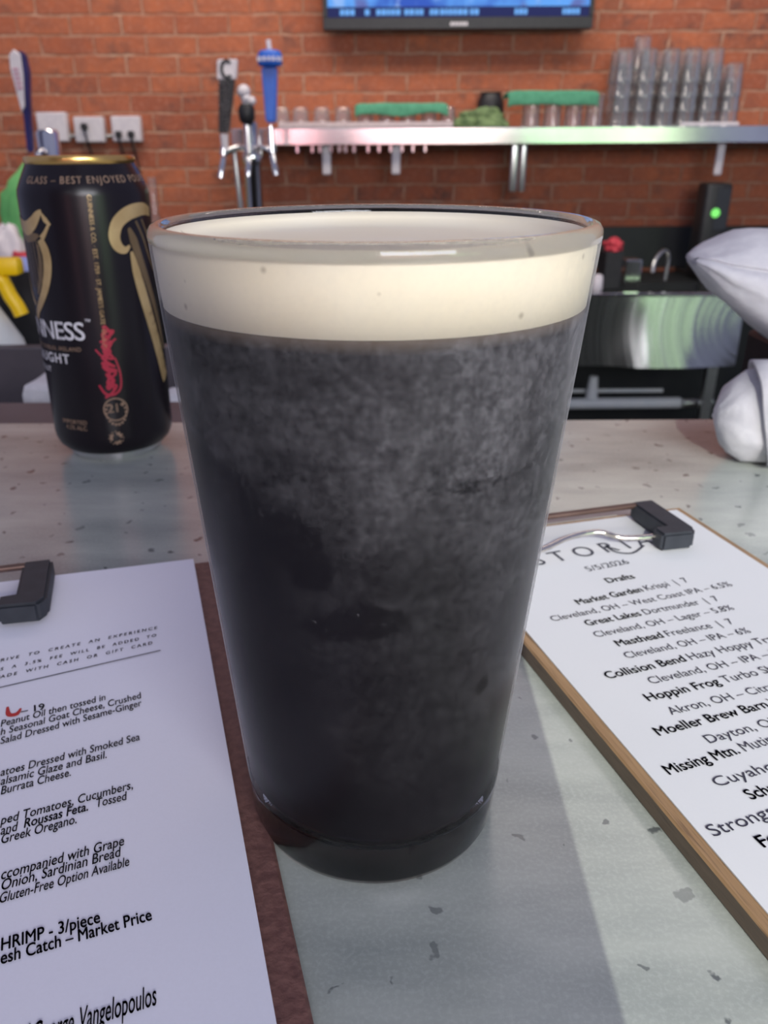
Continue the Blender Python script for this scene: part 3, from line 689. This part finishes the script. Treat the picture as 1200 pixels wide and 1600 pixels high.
tag(put('bar_towel', folded('t', (p.x - .016, .60, -.0815), (p.x + .03, .64, -.008), 8, 2), M_linen, smooth=True), 'folded white towel showing between the can and the pint glass', 'towel')
# black bin behind the rail
BY = .90; p0 = onY(-34, 431, BY); p1 = onY(62, 431, BY); zb = onY(20, 542, BY).z
bn = thing('bin', ((p0.x + p1.x)/2, BY + .07, zb - .12), 'black plastic bin behind the rail, left of the can', 'bin')
hw = (p1.x - p0.x)/2 + .004; hz = p0.z - (zb - .12)
b = bmesh.new(); lathe(b, [(0, 0), (hw*1.28, 0), (hw*1.52, hz - .012), (hw*1.6, hz - .012), (hw*1.6, hz), (hw*1.5, hz), (hw*1.24, .01), (0, .01)], 4)
bmesh.ops.rotate(b, verts=b.verts, cent=(0, 0, 0), matrix=Matrix.Rotation(PI/4, 3, 'Z')); put('body', b, M_black, bn)
put('base_cabinet', boxm((-.30, -.09, FLOOR - (zb - .12)), (.35, .25, -.0005)), M_blacklam, bn) if False else None
tag(put('cabinet', boxm((-.75, .83, FLOOR), (-.10, 1.20, zb - .1205), .004), M_blacklam), 'low black cabinet behind the rail carrying the bin and the spray bottle', 'cabinet')
a = onY(8, 428, BY + .06); c = onY(44, 404, BY + .06)
b = bmesh.new(); box(b, (a.x, BY + .062, zb - .105), (c.x, BY + .082, c.z), .004)
tag(put('plastic_tub', b, M_lilac, smooth=True), 'pale blue plastic tub standing up out of the black bin', 'tub')
# spray bottle with yellow trigger
SY = .86; hd = onY(0, 416, SY); zb2 = zb - .12
sp = thing('spray_bottle', (hd.x - .024, SY, zb2), 'white spray bottle with a yellow trigger head at the left edge', 'bottle')
k = lambda px, py: (onY(px, py, SY) - Vector((hd.x - .024, SY, zb2)))
put('body', lathe(bmesh.new(), [(0, 0), (.034, 0), (.037, .004), (.037, .115), (.033, .135), (.02, .16), (.012, .175), (.012, hd.z - zb2 - .02)], 40, cap1=True), M_pvc, sp, smooth=True)
n0, n1 = k(-30, 416), k(33, 416)
t0 = [k(-14, 425), k(4, 440), k(16, 462), k(27, 478), k(34, 492)]
b = bmesh.new(); box(b, (n0.x, -.010, n1.z - .0085), (n1.x, .010, n1.z + .0085), .004, 2)
tube(b, smoothpath(t0, 5), [.0085]*6 + [.0075]*15, 12)
put('trigger_head', b, M_yellow, sp, smooth=True)

# ------------------------------------------------------------------ back bar, sink and things on it
BT = -.335
bb = thing('back_bar', (.1, 3.35, FLOOR), 'long black back bar cabinet against the brick wall', 'cabinet')
h = BT - FLOOR
put('body', boxm((-2.9, .02, 0), (2.9, .345, h - .02)), M_blacklam, bb)
put('worktop', boxm((-2.92, -.33, h - .02), (.55, .345, h), .002), M_blacklam, bb)
put('worktop', boxm((1.28, -.33, h - .02), (2.92, .345, h), .002), M_blacklam, bb)
put('backsplash', boxm((-2.92, .325, h), (2.92, .3495, h + .165), .002), M_blacklam, bb)
x0, x1 = .655, 1.35
sk = thing('bar_sink', (1.0, 3.0, FLOOR), 'stainless steel bar sink with a curved brushed front, right of the pint glass', 'sink')
zt, zb_ = -.331 - FLOOR, -.592 - FLOOR
def sink_front():
    M = mat('brushed_apron', (.56, .58, .56), .26, 1.); t = NT(M); v = t.obj(); s = t.n('ShaderNodeSeparateXYZ', [v])
    r = t.math('SQRT', t.math('ADD', t.math('POWER', t.math('SUBTRACT', s.outputs[0], .42), 2.), t.math('POWER', t.math('SUBTRACT', s.outputs[2], .62), 2.)))
    w_ = t.noise(t.n('ShaderNodeCombineXYZ', [t.math('MULTIPLY', r, 26.), 0., 0.]).outputs[0], 1., 5, .6)
    t.rough(t.math('MULTIPLY_ADD', w_, .25, .08)); t.bump(w_, .16, .012); t.base(t.mix(w_, (.30, .32, .31), (.62, .64, .62))); return M
bm = bmesh.new(); nx = 30; g = []
for i in range(nx + 1):
    X = x0 - 1.0 + (x1 + .03 - x0)*i/nx; col = []
    for j in range(13):
        f = j/12; e_ = max(0, min(1, (X + .10)/.16)); e_ = e_*e_*(3 - 2*e_); A_ = .006 + .042*e_ - .03*max(0, (X - .20)/.18)*(1 - f)
        col.append(bm.verts.new((X, -.010 - A_*(1 - f) + .0022*math.sin(f*PI), zb_ + (zt - .012 - zb_)*f)))
    g.append(col)
for A, B in zip(g, g[1:]):
    for j in range(12): bm.faces.new((A[j], B[j], B[j+1], A[j+1]))
r = bmesh.ops.extrude_face_region(bm, geom=bm.faces[:])
for v in [q for q in r['geom'] if isinstance(q, bmesh.types.BMVert)]: v.co.y += .007
bmesh.ops.recalc_face_normals(bm, faces=bm.faces)
put('apron', bm, sink_front(), sk, smooth=True)
put('top_edge', boxm((x0 - 1.0, -.020, zt - .0118), (x1 + .03 - 1.0, .012, zt), .002), M_shelf, sk)
b = bmesh.new(); box(b, (x0 - .98, .012, zb_ + .02), (x1 - 1.04, .32, zb_ + .03)); box(b, (x0 - 1, .0005, zb_), (x0 - .99, .33, zt - .012)); box(b, (x1 - 1.0, .0005, zb_), (x1 - .99, .33, zt - .012))
put('basin', b, M_steel, sk)
for x in (x0 + .02, x1 - .06, 1.20, x1 - .01):
    pass
for x in (x0 + .03, x1 - .045): put('leg', boxm((x - 1.0, .02, 0), (x - .962, .055, zb_ - .0005)), M_steel, sk)
tag(put('drain_pipe', tube(tube(tube(bmesh.new(), [onY(860, 631, 3.12), onY(1062, 629, 3.12)], .022), [onY(928, 588, 3.12), onY(924, 622, 3.12)], [.016, .024]), [onY(880, 611, 3.16), onY(1035, 610, 3.16)], .008), M_pvc, smooth=True), 'white plastic drain pipe running under the steel sink', 'pipe')
tag(put('drain_pipe', tube(bmesh.new(), [onY(1066, 630, 3.10), onY(1112, 628, 3.10)], .018), M_steel, smooth=True), 'short grey pipe under the right end of the steel sink', 'pipe')
# bits on the back bar around the sink
a = onY(938, 438, 3.12); c = onY(970, 392, 3.12)
b = boxm((a.x, 3.08, BT), (c.x, 3.18, c.z), .004)
cdy = tag(put('fruit_box', b, M_black), 'small black box with a red cloth on top, left of the steel sink', 'box')
a2 = onY(941, 410, 3.079); c2 = onY(968, 416, 3.079); 
tag(put('red_cloth', towel_blob(((a.x + c.x)/2 + .004, 3.13, c.z + .001), (c.x - a.x)*.52, .045, .026, 3.3, .4), M_red, smooth=True), 'crumpled red cloth lying on the black box', 'cloth')
a = onY(970, 440, 3.2); c = onY(999, 404, 3.2)
bm = bmesh.new(); box(bm, (a.x, 3.16, BT), (c.x, 3.24, c.z), .003)
tag(put('steel_canister', bm, M_shelf), 'small shiny steel canister reflecting green behind the sink', 'canister')
p = onY(1024, 400, 3.3); b = tube(bmesh.new(), smoothpath([(p.x + .05, 3.3, BT - .0), (p.x + .05, 3.3, p.z), (p.x + .02, 3.28, p.z + .02), (p.x - .02, 3.24, p.z - .01), (p.x - .03, 3.22, p.z - .05)], 6), .008)
tag(put('faucet', b, M_steel, smooth=True), 'small dark steel faucet behind the bar sink', 'faucet')
p = onY(915, 450, 3.1); tag(put('salt_shaker', lathe(bmesh.new(), [(0, 0), (.018, 0), (.02, .01), (.018, .05), (.012, .058), (0, .06)], 24, (p.x + .03, 3.06, BT)), M_white, smooth=True), 'small pale shaker on the worktop left of the sink', 'shaker')
# dispenser
a = onY(1089, 366, 3.45); c = onY(1143, 286, 3.45)
ds = thing('dispenser', ((a.x + c.x)/2, 3.45, BT), 'black upright dispenser with a green light, under the shelf at right', 'dispenser')
hw = (c.x - a.x)/2; zz = c.z - BT
put('body', boxm((-hw, -.03, 0), (hw, .07, zz), .014, 3), M_black, ds, smooth=True)
put('face_panel', boxm((-hw*.15, -.033, zz - .17), (hw*.86, -.0305, zz - .02), .001), M_rubber, ds)
p = onY(1119, 333, 3.41) - Vector(((a.x + c.x)/2, 3.45, BT))
b = bmesh.new(); bmesh.ops.create_cone(b, cap_ends=True, segments=24, radius1=.017, radius2=.015, depth=.004, matrix=Matrix.Translation((p.x, -.036, p.z)) @ Matrix.Rotation(PI/2, 4, 'X'))
put('indicator_light', b, emit('green_led', (.25, .95, .2), 1.1), ds)
# left end: green bag, packets
a = onY(0, 343, 3.3)
tag(put('green_bag', towel_blob((onY(-4, 0, 3.3).x, 3.40, BT), .17, .07, .265, 1.2, .2), M_limegreen, smooth=True), 'bright green cloth bag on the back bar behind the can', 'bag')
p = onY(12, 372, 3.16); tag(put('white_packet', towel_blob((p.x + .01, 3.14, BT), .060, .05, .15, 5.1, .25), M_white, smooth=True), 'white crumpled packet in front of the green bag', 'packet')
p = onY(22, 388, 3.0); tag(put('red_packet', towel_blob((p.x, 3.05, BT), .055, .028, .095, 7.7, .2), M_red, smooth=True), 'red crumpled packet in front of the white packet, left of the can', 'packet')
p = onY(243, 300, 3.2); tag(put('bottle', lathe(bmesh.new(), [(0, 0), (.036, 0), (.038, .01), (.038, .17), (.03, .215), (.013, .26), (.013, p.z - BT + .05)], 32, (p.x - .01, 3.2, BT), cap1=True), M_tumbler, smooth=True), 'clear glass bottle on the back bar just right of the can', 'bottle')

# ------------------------------------------------------------------ tap towers
def tower(xp, zt, Y, label):
    t = thing('tap_tower', (onY(xp, 300, Y).x, Y, BT), label, 'beer tap'); return t
TY = 3.12
t = tower(397, 0, TY, 'chrome beer tap tower with black and blue handles, below the left end of the shelf')
org = t.location.copy(); L_ = lambda px, py, dy=0.: onY(px, py, TY + dy) - org
put('base_plate', lathe(bmesh.new(), [(0, 0), (.075, 0), (.075, .008), (.05, .014), (0, .014)], 48), M_chrome, t, smooth=True)
top = L_(397, 196).z
b = lathe(bmesh.new(), [(.030, .012), (.030, L_(0, 262).z), (.034, L_(0, 256).z), (.036, L_(0, 250).z), (.034, L_(0, 240).z), (.028, L_(0, 236).z), (.028, top), (.024, top + .01), (0, top + .012)], 40)
put('column', b, M_chrome, t, smooth=True)
b = bmesh.new(); tube(b, [L_(377, 330, -.03), L_(369, 262, -.04), L_(366, 236, -.03)], .008); put('beer_line', b, M_steel, t, smooth=True)
def faucet(px, py, side, fp):
    b = bmesh.new(); a = L_(397, 236); e = L_(px, py)
    tube(b, smoothpath([(a.x, a.y - .02, a.z), ((a.x + e.x)/2, -.04, a.z + .012), (e.x, -.06, e.z)], 5), .011, 14)
    tube(b, smoothpath([(e.x, -.06, e.z - .012), (e.x + side*.006, -.075, e.z - .045), (e.x + side*.012, -.08, e.z - .075)], 4), .010, 14)
    tube(b, [(e.x, -.06, e.z - .004), fp], [.013, .008], 14)
    put('faucet', b, M_chrome, t, smooth=True)
hb = L_(351, 210, -.06); faucet(353, 240, -1, hb)
hbl = L_(423, 196, -.06); faucet(428, 236, 1, hbl)
hc = L_(386, 196, -.06); b = bmesh.new(); tube(b, [L_(389, 240, -.06), hc], [.014, .012], 16); tube(b, smoothpath([L_(389, 240, -.05), L_(388, 262, -.075), L_(388, 275, -.08)], 4), .010, 14); put('faucet', b, M_chrome, t, smooth=True)
def slab(b, lo, hi, w0, w1, d):
    """tapering bar from lo to hi"""
    q = []
    for p_, w_ in ((lo, w0), (hi, w1)):
        q.append([b.verts.new(p_ + Vector((sx*w_/2, sy*d/2, 0))) for sx, sy in ((-1, -1), (1, -1), (1, 1), (-1, 1))])
    for i in range(4): b.faces.new((q[0][i], q[0][(i+1) % 4], q[1][(i+1) % 4], q[1][i]))
    b.faces.new(q[0][::-1]); b.faces.new(q[1]); bmesh.ops.recalc_face_normals(b, faces=b.faces); return b
# black handle with white emblem block
lo, mid, hi = L_(350, 208, -.06), L_(355, 125, -.06), L_(356, 93, -.06)
b = slab(bmesh.new(), lo, mid, .034, .052, .03); bmesh.ops.bevel(b, geom=b.edges[:], offset=.003, segments=2, affect='EDGES'); hd_ = put('tap_handle', b, M_black, t)
hd_['label'] = 'black handle with white lettering and a white emblem block'
b = slab(bmesh.new(), mid + Vector((0, 0, .001)), hi, .062, .066, .034); bmesh.ops.bevel(b, geom=b.edges[:], offset=.003, segments=2, affect='EDGES'); put('emblem_block', b, M_white, hd_)
cen = (mid + hi)/2; b = bmesh.new(); arc = [(cen.x + .017*math.cos(q), cen.z + .024*math.sin(q)) for q in [PI*.25 + PI*1.5*j/12 for j in range(13)]]
sb = strip(bmesh.new(), arc, .011, 3); sb.transform(Matrix(((1, 0, 0, 0), (0, 0, 1, cen.y - .0185), (0, 1, 0, 0), (0, 0, 0, 1)))); put('emblem', sb, M_black, hd_)
tb = text_bm('masthead', .040, 'CENTER', bold=.01); c_ = (lo + mid)/2
tb.transform(Matrix.Translation((c_.x + .012, c_.y - .0165, c_.z)) @ Matrix.Rotation(PI/2, 4, 'X') @ Matrix.Rotation(PI/2, 4, 'Z') @ Matrix.Diagonal((1.0, 1, 1, 1))); put('lettering', tb, M_white, hd_)
b = tube(bmesh.new(), [L_(352, 236, -.06), L_(350, 209, -.06)], [.011, .015], 16); put('ferrule', b, M_white, hd_, smooth=True)
# centre handle: dark grip with a white figure
b = tube(bmesh.new(), [L_(386, 194, -.06), L_(386, 188, -.06), L_(385, 172, -.06), L_(384, 162, -.06)], [.017, .026, .029, .020], 20); hc_ = put('tap_handle', b, M_black, t, smooth=True)
hc_['label'] = 'short dark handle topped by a white figure'
b = bmesh.new(); bmesh.ops.create_icosphere(b, subdivisions=3, radius=.022, matrix=Matrix.Translation(L_(381, 143, -.06))); bmesh.ops.create_icosphere(b, subdivisions=3, radius=.015, matrix=Matrix.Translation(L_(385, 154, -.065))); bmesh.ops.create_icosphere(b, subdivisions=3, radius=.015, matrix=Matrix.Translation(L_(393, 158, -.06))); tube(b, [L_(381, 143, -.06), L_(386, 163, -.06)], [.018, .014])
put('figure', b, M_white, hc_, smooth=True)
# blue handle
lo, hi = L_(424, 192, -.06), L_(421, 104, -.06)
b = slab(bmesh.new(), lo, hi, .034, .052, .036); bmesh.ops.bevel(b, geom=b.edges[:], offset=.006, segments=3, affect='EDGES'); hb_ = put('tap_handle', b, M_blue, t, smooth=True)
hb_['label'] = 'tall blue handle with a pale band and a pink tip'
c_ = L_(422, 100, -.06); c2_ = L_(422, 86, -.06)
put('collar', lathe(bmesh.new(), [(.022, -.010), (.036, -.006), (.040, .0), (.040, .024), (.034, .036), (.024, .040), (0, .042)], 32, c_), M_blue, hb_, smooth=True)
b = bmesh.new()
for j in range(7):
    a_ = -1.1 + 2.2*j/6; r_ = .0408; box(b, (c_.x + r_*math.sin(a_) - .0042, c_.y - r_*math.cos(a_) - .001, c_.z + .006), (c_.x + r_*math.sin(a_) + .0042, c_.y - r_*math.cos(a_) + .001, c_.z + .019), .0008, 1)
put('band_lettering', b, M_white, hb_)
b = tube(bmesh.new(), [c_ + Vector((0, 0, .040)), L_(419, 62, -.06)], [.008, .008], 12); put('tip', b, M_white, hb_, smooth=True)

TY2 = 2.9
t2 = thing('tap_tower', (onY(76, 230, TY2).x, TY2, BT), 'chrome beer tap tower with a white and navy paddle handle, behind the can', 'beer tap'); org = t2.location.copy()
L2 = lambda px, py, dy=0.: onY(px, py, TY2 + dy) - org
put('base_plate', lathe(bmesh.new(), [(0, 0), (.075, 0), (.075, .008), (.05, .014), (0, .014)], 48), M_chrome, t2, smooth=True)
b = lathe(bmesh.new(), [(.036, .012), (.036, L2(0, 208).z), (.030, L2(0, 203).z), (0, L2(0, 202).z)], 40); put('column', b, M_chrome, t2, smooth=True)
fe = L2(60, 238, -.06); b = bmesh.new(); tube(b, smoothpath([(0, -.02, fe.z - .01), (fe.x*.5, -.05, fe.z), fe], 4), .012, 14); tube(b, [fe, fe + Vector((0, -.01, -.06))], .011, 14); put('faucet', b, M_chrome, t2, smooth=True)
b = bmesh.new()
pr = [(37, 86), (44, 82), (52, 88), (58, 116), (58, 150), (60, 195), (62, 238), (55, 238), (50, 188), (46, 160), (38, 128)]
P3 = [L2(*q) for q in pr]; prism(b, [(q.x, q.z) for q in P3], -.075, -.045, 'y'); bmesh.ops.bevel(b, geom=b.edges[:], offset=.004, segments=2, affect='EDGES')
hn = put('tap_handle', b, M_navy, t2, smooth=True)
pw = [(30, 90), (37, 81), (47, 89), (51, 120), (53, 168), (49, 177), (40, 142), (32, 112)]
P3 = [L2(*q) for q in pw]; b = prism(bmesh.new(), [(q.x, q.z) for q in P3], -.084, -.0755, 'y'); bmesh.ops.bevel(b, geom=b.edges[:], offset=.002, segments=1, affect='EDGES')
put('white_face', b, M_white, hn)
M_pink = mat('handle_pink_print', (.55, .30, .38), .5)
b = bmesh.new()
for j in range(5):
    c_ = L2(40 + j*1.6, 112 + j*7); box(b, (c_.x - .008, -.0855, c_.z - .003), (c_.x + .009, -.0842, c_.z + .004))
put('face_print', b, M_pink, hn)

# ------------------------------------------------------------------ outlets on the brick
def outlet(x0, y0, x1, y1, label, kind):
    Y = 3.66; a, c = onY(x0, y1, Y), onY(x1, y0, Y); w_, h_ = c.x - a.x, c.z - a.z
    t = thing('outlet_box', ((a.x + c.x)/2, 3.7, a.z), label, 'outlet', 'outlet boxes on the brick wall')
    put('box', boxm((-w_/2, -.045, 0), (w_/2, -.0002, h_), .006, 2), M_white, t, smooth=True)
    put('cover_plate', boxm((-w_/2 + .004, -.049, .004), (w_/2 - .004, -.0452, h_ - .004), .0015, 1), M_white, t)
    def plug(dx, z):
        b = boxm((dx - .012, -.075, z - .012), (dx + .012, -.0492, z + .012), .004, 2); p = put('plug', b, M_black, t)
        put('cord', tube(bmesh.new(), smoothpath([(dx, -.072, z - .008), (dx + .004, -.06, z - .05), (dx + .012, -.03, z - .14), (dx + .01, -.02, z - .27)], 6), .004, 8), M_black, p, smooth=True)
    if kind == 1: plug(-.012, h_*.62)
    if kind == 2: plug(-.028, h_*.30); plug(.022, h_*.30)
    return t
outlet(62, 175, 102, 222, 'white outlet box on the brick wall behind the paddle tap handle', 0)
outlet(119, 182, 160, 223, 'middle white outlet box on the brick wall, one black plug in it', 1)
outlet(177, 181, 218, 222, 'white outlet box on the brick wall with two black plugs', 2)
for x0, x1 in ((103, 118), (161, 176)):
    tag(put('conduit', tube(bmesh.new(), [onY(x0, 213, 3.68), onY(x1, 213, 3.68)], .008), M_steel, smooth=True), 'short metal conduit between the %s outlet boxes' % ('left and middle' if x0 == 103 else 'middle and right'), 'conduit')

# ------------------------------------------------------------------ television
a, c = onY(505, 47, 3.60), onY(925, 45, 3.60); tw = c.x - a.x; th_ = tw*.565
tv = thing('television', ((a.x + c.x)/2, 3.60, a.z), 'black flat television showing a blue picture, hung on the brick wall', 'television')
put('body', boxm((-tw/2, .0, 0), (tw/2, .06, th_), .004, 2), M_black, tv)
put('wall_mount', boxm((-.2, .0605, .15), (.2, .0995, .45)), M_black, tv)
b = bmesh.new(); bz = .018; bo = .040
for q0, q1 in (((-tw/2, 0), (tw/2, bo)), ((-tw/2, th_ - bz), (tw/2, th_)), ((-tw/2, bo), (-tw/2 + bz, th_ - bz)), ((tw/2 - bz, bo), (tw/2, th_ - bz))): box(b, (q0[0], -.008, q0[1]), (q1[0], -.0002, q1[1]), .002, 1)
put('bezel', b, M_black, tv)
def screen():
    M = bpy.data.materials.new('tv_picture'); M.use_nodes = True; t = NT(M); t.t.nodes.remove(t.p); v = t.obj()
    n = t.noise(v, 5.5, 3); n2 = t.noise(v, 12, 3)
    c = t.mix(t.ramp(n, [(.40, 0.), (.56, 1.)]), (.05, .12, .55), (.14, .40, .95)); c = t.mix(t.ramp(n2, [(.56, 0.), (.66, .8)]), c, (.36, .55, .95))
    c = t.mix(t.ramp(t.noise(v, 7.3, 2), [(.62, 0.), (.72, .7)]), c, (.14, .10, .30))
    e = t.n('ShaderNodeEmission', [c, 1.0]); t.t.links.new(e.outputs[0], t.o.inputs[0]); return M
put('screen', boxm((-tw/2 + bz, -.004, bo + .034), (tw/2 - bz, -.0004, th_ - bz)), screen(), tv)
put('score_band', boxm((-tw/2 + bz, -.0042, bo), (tw/2 - bz, -.0006, bo + .0338)), emit('tv_band', (.03, .035, .12), 1.), tv)
rr = random.Random(5); M_marks = emit('tv_marks', (.18, .45, .95), 1.)
for x0, x1 in ((531, 555), (570, 578), (588, 626), (632, 644), (649, 662), (672, 682), (688, 728), (735, 742), (805, 823), (880, 902)):
    b = bmesh.new(); X = onY(x0, 0, 3.6).x - tv.location.x; X1 = onY(x1, 0, 3.6).x - tv.location.x
    while X < X1: w_ = rr.uniform(.012, .018); box(b, (X, -.0048, bo + .007), (X + w_, -.0043, bo + .026)); X += w_ + .003
    put('score_mark', b, M_marks, tv)
b = bmesh.new()
for j in range(5): box(b, (-.034 + j*.0135 + .005, -.0088, .011), (-.034 + j*.0135 + .0155, -.0081, .023))
put('maker_mark', b, M_white, tv)

# ------------------------------------------------------------------ shelf with glassware
SF = 3.40; zt = onY(700, 199, SF).z; zb_ = onY(700, 226, SF).z
xl = onY(362, 210, SF).x; ST = zt
sh = thing('wall_shelf', (0, SF, zb_), 'long stainless steel shelf on the brick wall carrying glassware', 'shelf')
hh = zt - zb_
put('front_lip', boxm((xl, 0, 0), (2.3, .012, hh), .003, 2), M_shelf, sh)
put('deck', boxm((xl, .0122, hh - .008), (2.3, .298, hh), .001, 1), M_steel, sh)
for px, w_, l_ in ((510, .034, .105), (619, .034, .105), (805, .03, .17), (819, .024, .17), (1127, .030, .115)):
    x = onY(px, 240, SF + .04).x
    put('bracket', boxm((x - w_/2, .04, -l_), (x + w_/2, .058, hh - .0085), .007, 3), M_steel if l_ > .15 else M_white, sh, smooth=True)
put('underside_rail', boxm((xl + .05, .07, .004), (2.2, .29, .03)), M_black, sh)
for px in (465, 488, 500, 517, 530, 540, 553, 575, 592, 610, 628, 645, 664):
    x = onY(px, 232, SF + .05).x; put('rack_peg', boxm((x - .006, .03, -.028), (x + .006, .042, hh - .0085), .003, 1), M_chrome, sh)
Zs = ST + .0004
def tumbler_bm(r0, r1, h):                             # upside down: mouth r0 on the shelf, base r1 on top
    return lathe(bmesh.new(), [(r0 - .001, 0), (r0 + .001, .001), (r0 + .0012, .004), (r0 - .0012, .0075), (r1 + .0012, h - .016), (r1 + .0002, h - .003), (r1 - .003, h), (0, h), (0, h - .009), (r1 - .003, h - .010), (r0 - .0028, .006), (r0 - .0022, .002)], 24, close=True)
ORD = ['lowest', 'second up', 'third up', 'fourth up', 'fifth up']; NTH = ['first', 'second', 'third', 'fourth', 'fifth', 'sixth', 'seventh', 'eighth']
proto = None
def stack(px, Y, levels, row, nth):
    global proto
    x = onY(px, 190, Y).x
    for k in range(levels):
        if proto is None: o = proto = put('tumbler', tumbler_bm(.0385, .0290, .112), M_tumbler, smooth=True)
        else: o = proto.copy(); C.objects.link(o)
        o.location = (x, Y, Zs + k*.0495); o.rotation_euler = (0, 0, random.uniform(0, 6))
        tag(o, 'upside-down clear tumbler, %s in the %s %s stack from the left' % (ORD[k], NTH[nth], row), 'glass', 'stacked tumblers on the shelf')
for i, px in enumerate((966, 1001, 1036, 1069, 1102, 1135)): stack(px, 3.47, (4, 4, 4, 4, 4, 3)[i], 'front', i)
for i, px in enumerate((957, 990, 1023, 1056, 1089, 1122)): stack(px, 3.57, (4, 5, 4, 4, 4, 3)[i], 'rear', i)
# four taller glasses under a green towel
pm = None
for i, px in enumerate((829, 862, 895, 927)):
    if pm is None: o = pm = put('beer_mug', lathe(bmesh.new(), [(.033, 0), (.036, 0), (.036, .004), (.033, .05), (.035, .095), (.034, .110), (.030, .113), (0, .113), (0, .10), (.030, .10), (.031, .004)], 24, close=True), M_tumbler, smooth=True)
    else: o = pm.copy(); C.objects.link(o)
    o.location = (onY(px, 190, 3.47).x, 3.47, Zs); tag(o, '%s of the four clear glasses under the right green towel, from the left' % NTH[i], 'glass', 'glasses under the right green towel')
def drape(x0, x1, y0, y1, z, drop, seed, sag=.006, ripple=.0035):
    nx, prof = 26, [(y0 - .004, z - drop), (y0 - .005, z - drop*.5), (y0 - .002, z - .006), (y0 + .008, z), ((y0 + y1)/2, z), (y1, z), (y1 + .006, z - .02)]
    P = smoothpath([(0, a, b) for a, b in prof], 3); bm = bmesh.new(); g = []
    for i in range(nx + 1):
        s = i/nx; x = x0 + (x1 - x0)*s; col = []
        for j, p in enumerate(P):
            n_ = noise.noise((s*5 + seed, j*.3, seed)); e = max(0, abs(s - .5)*2 - .86)/.14
            hang = max(0, (z - p.z)/max(drop, .001))
            col.append(bm.verts.new((x + .004*n_, p.y - ripple*hang*(1 + n_), p.z + ripple*.7*n_ - e*e*.008 + hang*drop*.22*noise.noise((s*3.1, seed, 2)))))
        g.append(col)
    for A, B in zip(g, g[1:]):
        for j in range(len(A) - 1): bm.faces.new((A[j], A[j+1], B[j+1], B[j]))
    return bm
def towel(x0, x1, y0, y1, z, drop, seed, label):
    o = put('bar_towel', drape(x0, x1, y0, y1, z, drop, seed), M_green, smooth='all'); m_ = o.modifiers.new('thick', 'SOLIDIFY'); m_.thickness = .006; m_.offset = 1; return tag(o, label, 'towel', 'green towels over glasses')
towel(onY(800, 0, 3.46).x, onY(948, 0, 3.46).x, 3.425, 3.52, Zs + .122, .05, 2.2, 'green towel draped over the four clear glasses beside the tumbler stacks')
o = put('pitcher', lathe(bmesh.new(), [(0, 0), (.05, 0), (.055, .01), (.052, .09), (.04, .118), (.044, .125), (.038, .125), (.036, .11), (0, .1)], 32, (onY(775, 0, 3.6).x, 3.6, Zs)), M_black, smooth=True)
tag(o, 'dark round pitcher behind the crumpled green cloth on the shelf', 'pitcher')
# low glasses on a rubber mat, second green towel
x0, x1 = onY(428, 0, 3.45).x, onY(714, 0, 3.45).x
tag(put('bar_mat', boxm((x0, 3.415, Zs), (x1, 3.60, Zs + .020), .004, 2), varied('pale_mat', (.50, .40, .40), (.62, .52, .52), .4, 90), smooth=True), 'pale ribbed drying mat under the short glasses on the shelf', 'mat')
pr_ = None
for i, px in enumerate((440, 470, 503, 536, 571, 604, 637, 670, 699)):
    if pr_ is None: o = pr_ = put('rocks_glass', lathe(bmesh.new(), [(.030, 0), (.033, 0), (.033, .006), (.026, .048), (.022, .052), (0, .052), (0, .040), (.022, .040), (.030, .004)], 24, close=True), M_tumbler, smooth=True)
    else: o = pr_.copy(); C.objects.link(o)
    o.location = (onY(px, 190, 3.47).x, 3.47, Zs + .0204); tag(o, '%s of the short clear glasses on the pale mat, counted from the left' % (NTH + ['ninth'])[i], 'glass', 'short glasses on the mat')
towel(onY(553, 0, 3.46).x, onY(705, 0, 3.46).x, 3.43, 3.53, Zs + .0835, .040, 6.1, 'green towel draped over the short glasses on the pale mat')
a, c = onY(716, 0, 3.46).x, onY(806, 0, 3.46).x
tag(put('crumpled_cloth', towel_blob(((a + c)/2, 3.475, Zs), (c - a)*.46, .05, .042, 2.6, .42, 4), M_greendark, smooth=True), 'crumpled olive green cloth on the shelf between the two towels', 'cloth')
x = onY(1140, 0, 3.43).x
tag(put('bar_mat', boxm((onY(1090, 0, 3.43).x, 3.415, Zs), (onY(1185, 0, 3.43).x, 3.43, Zs + .012), .003, 1), M_white), 'thin pale mat edge on the shelf at the foot of the right tumbler stacks', 'mat')
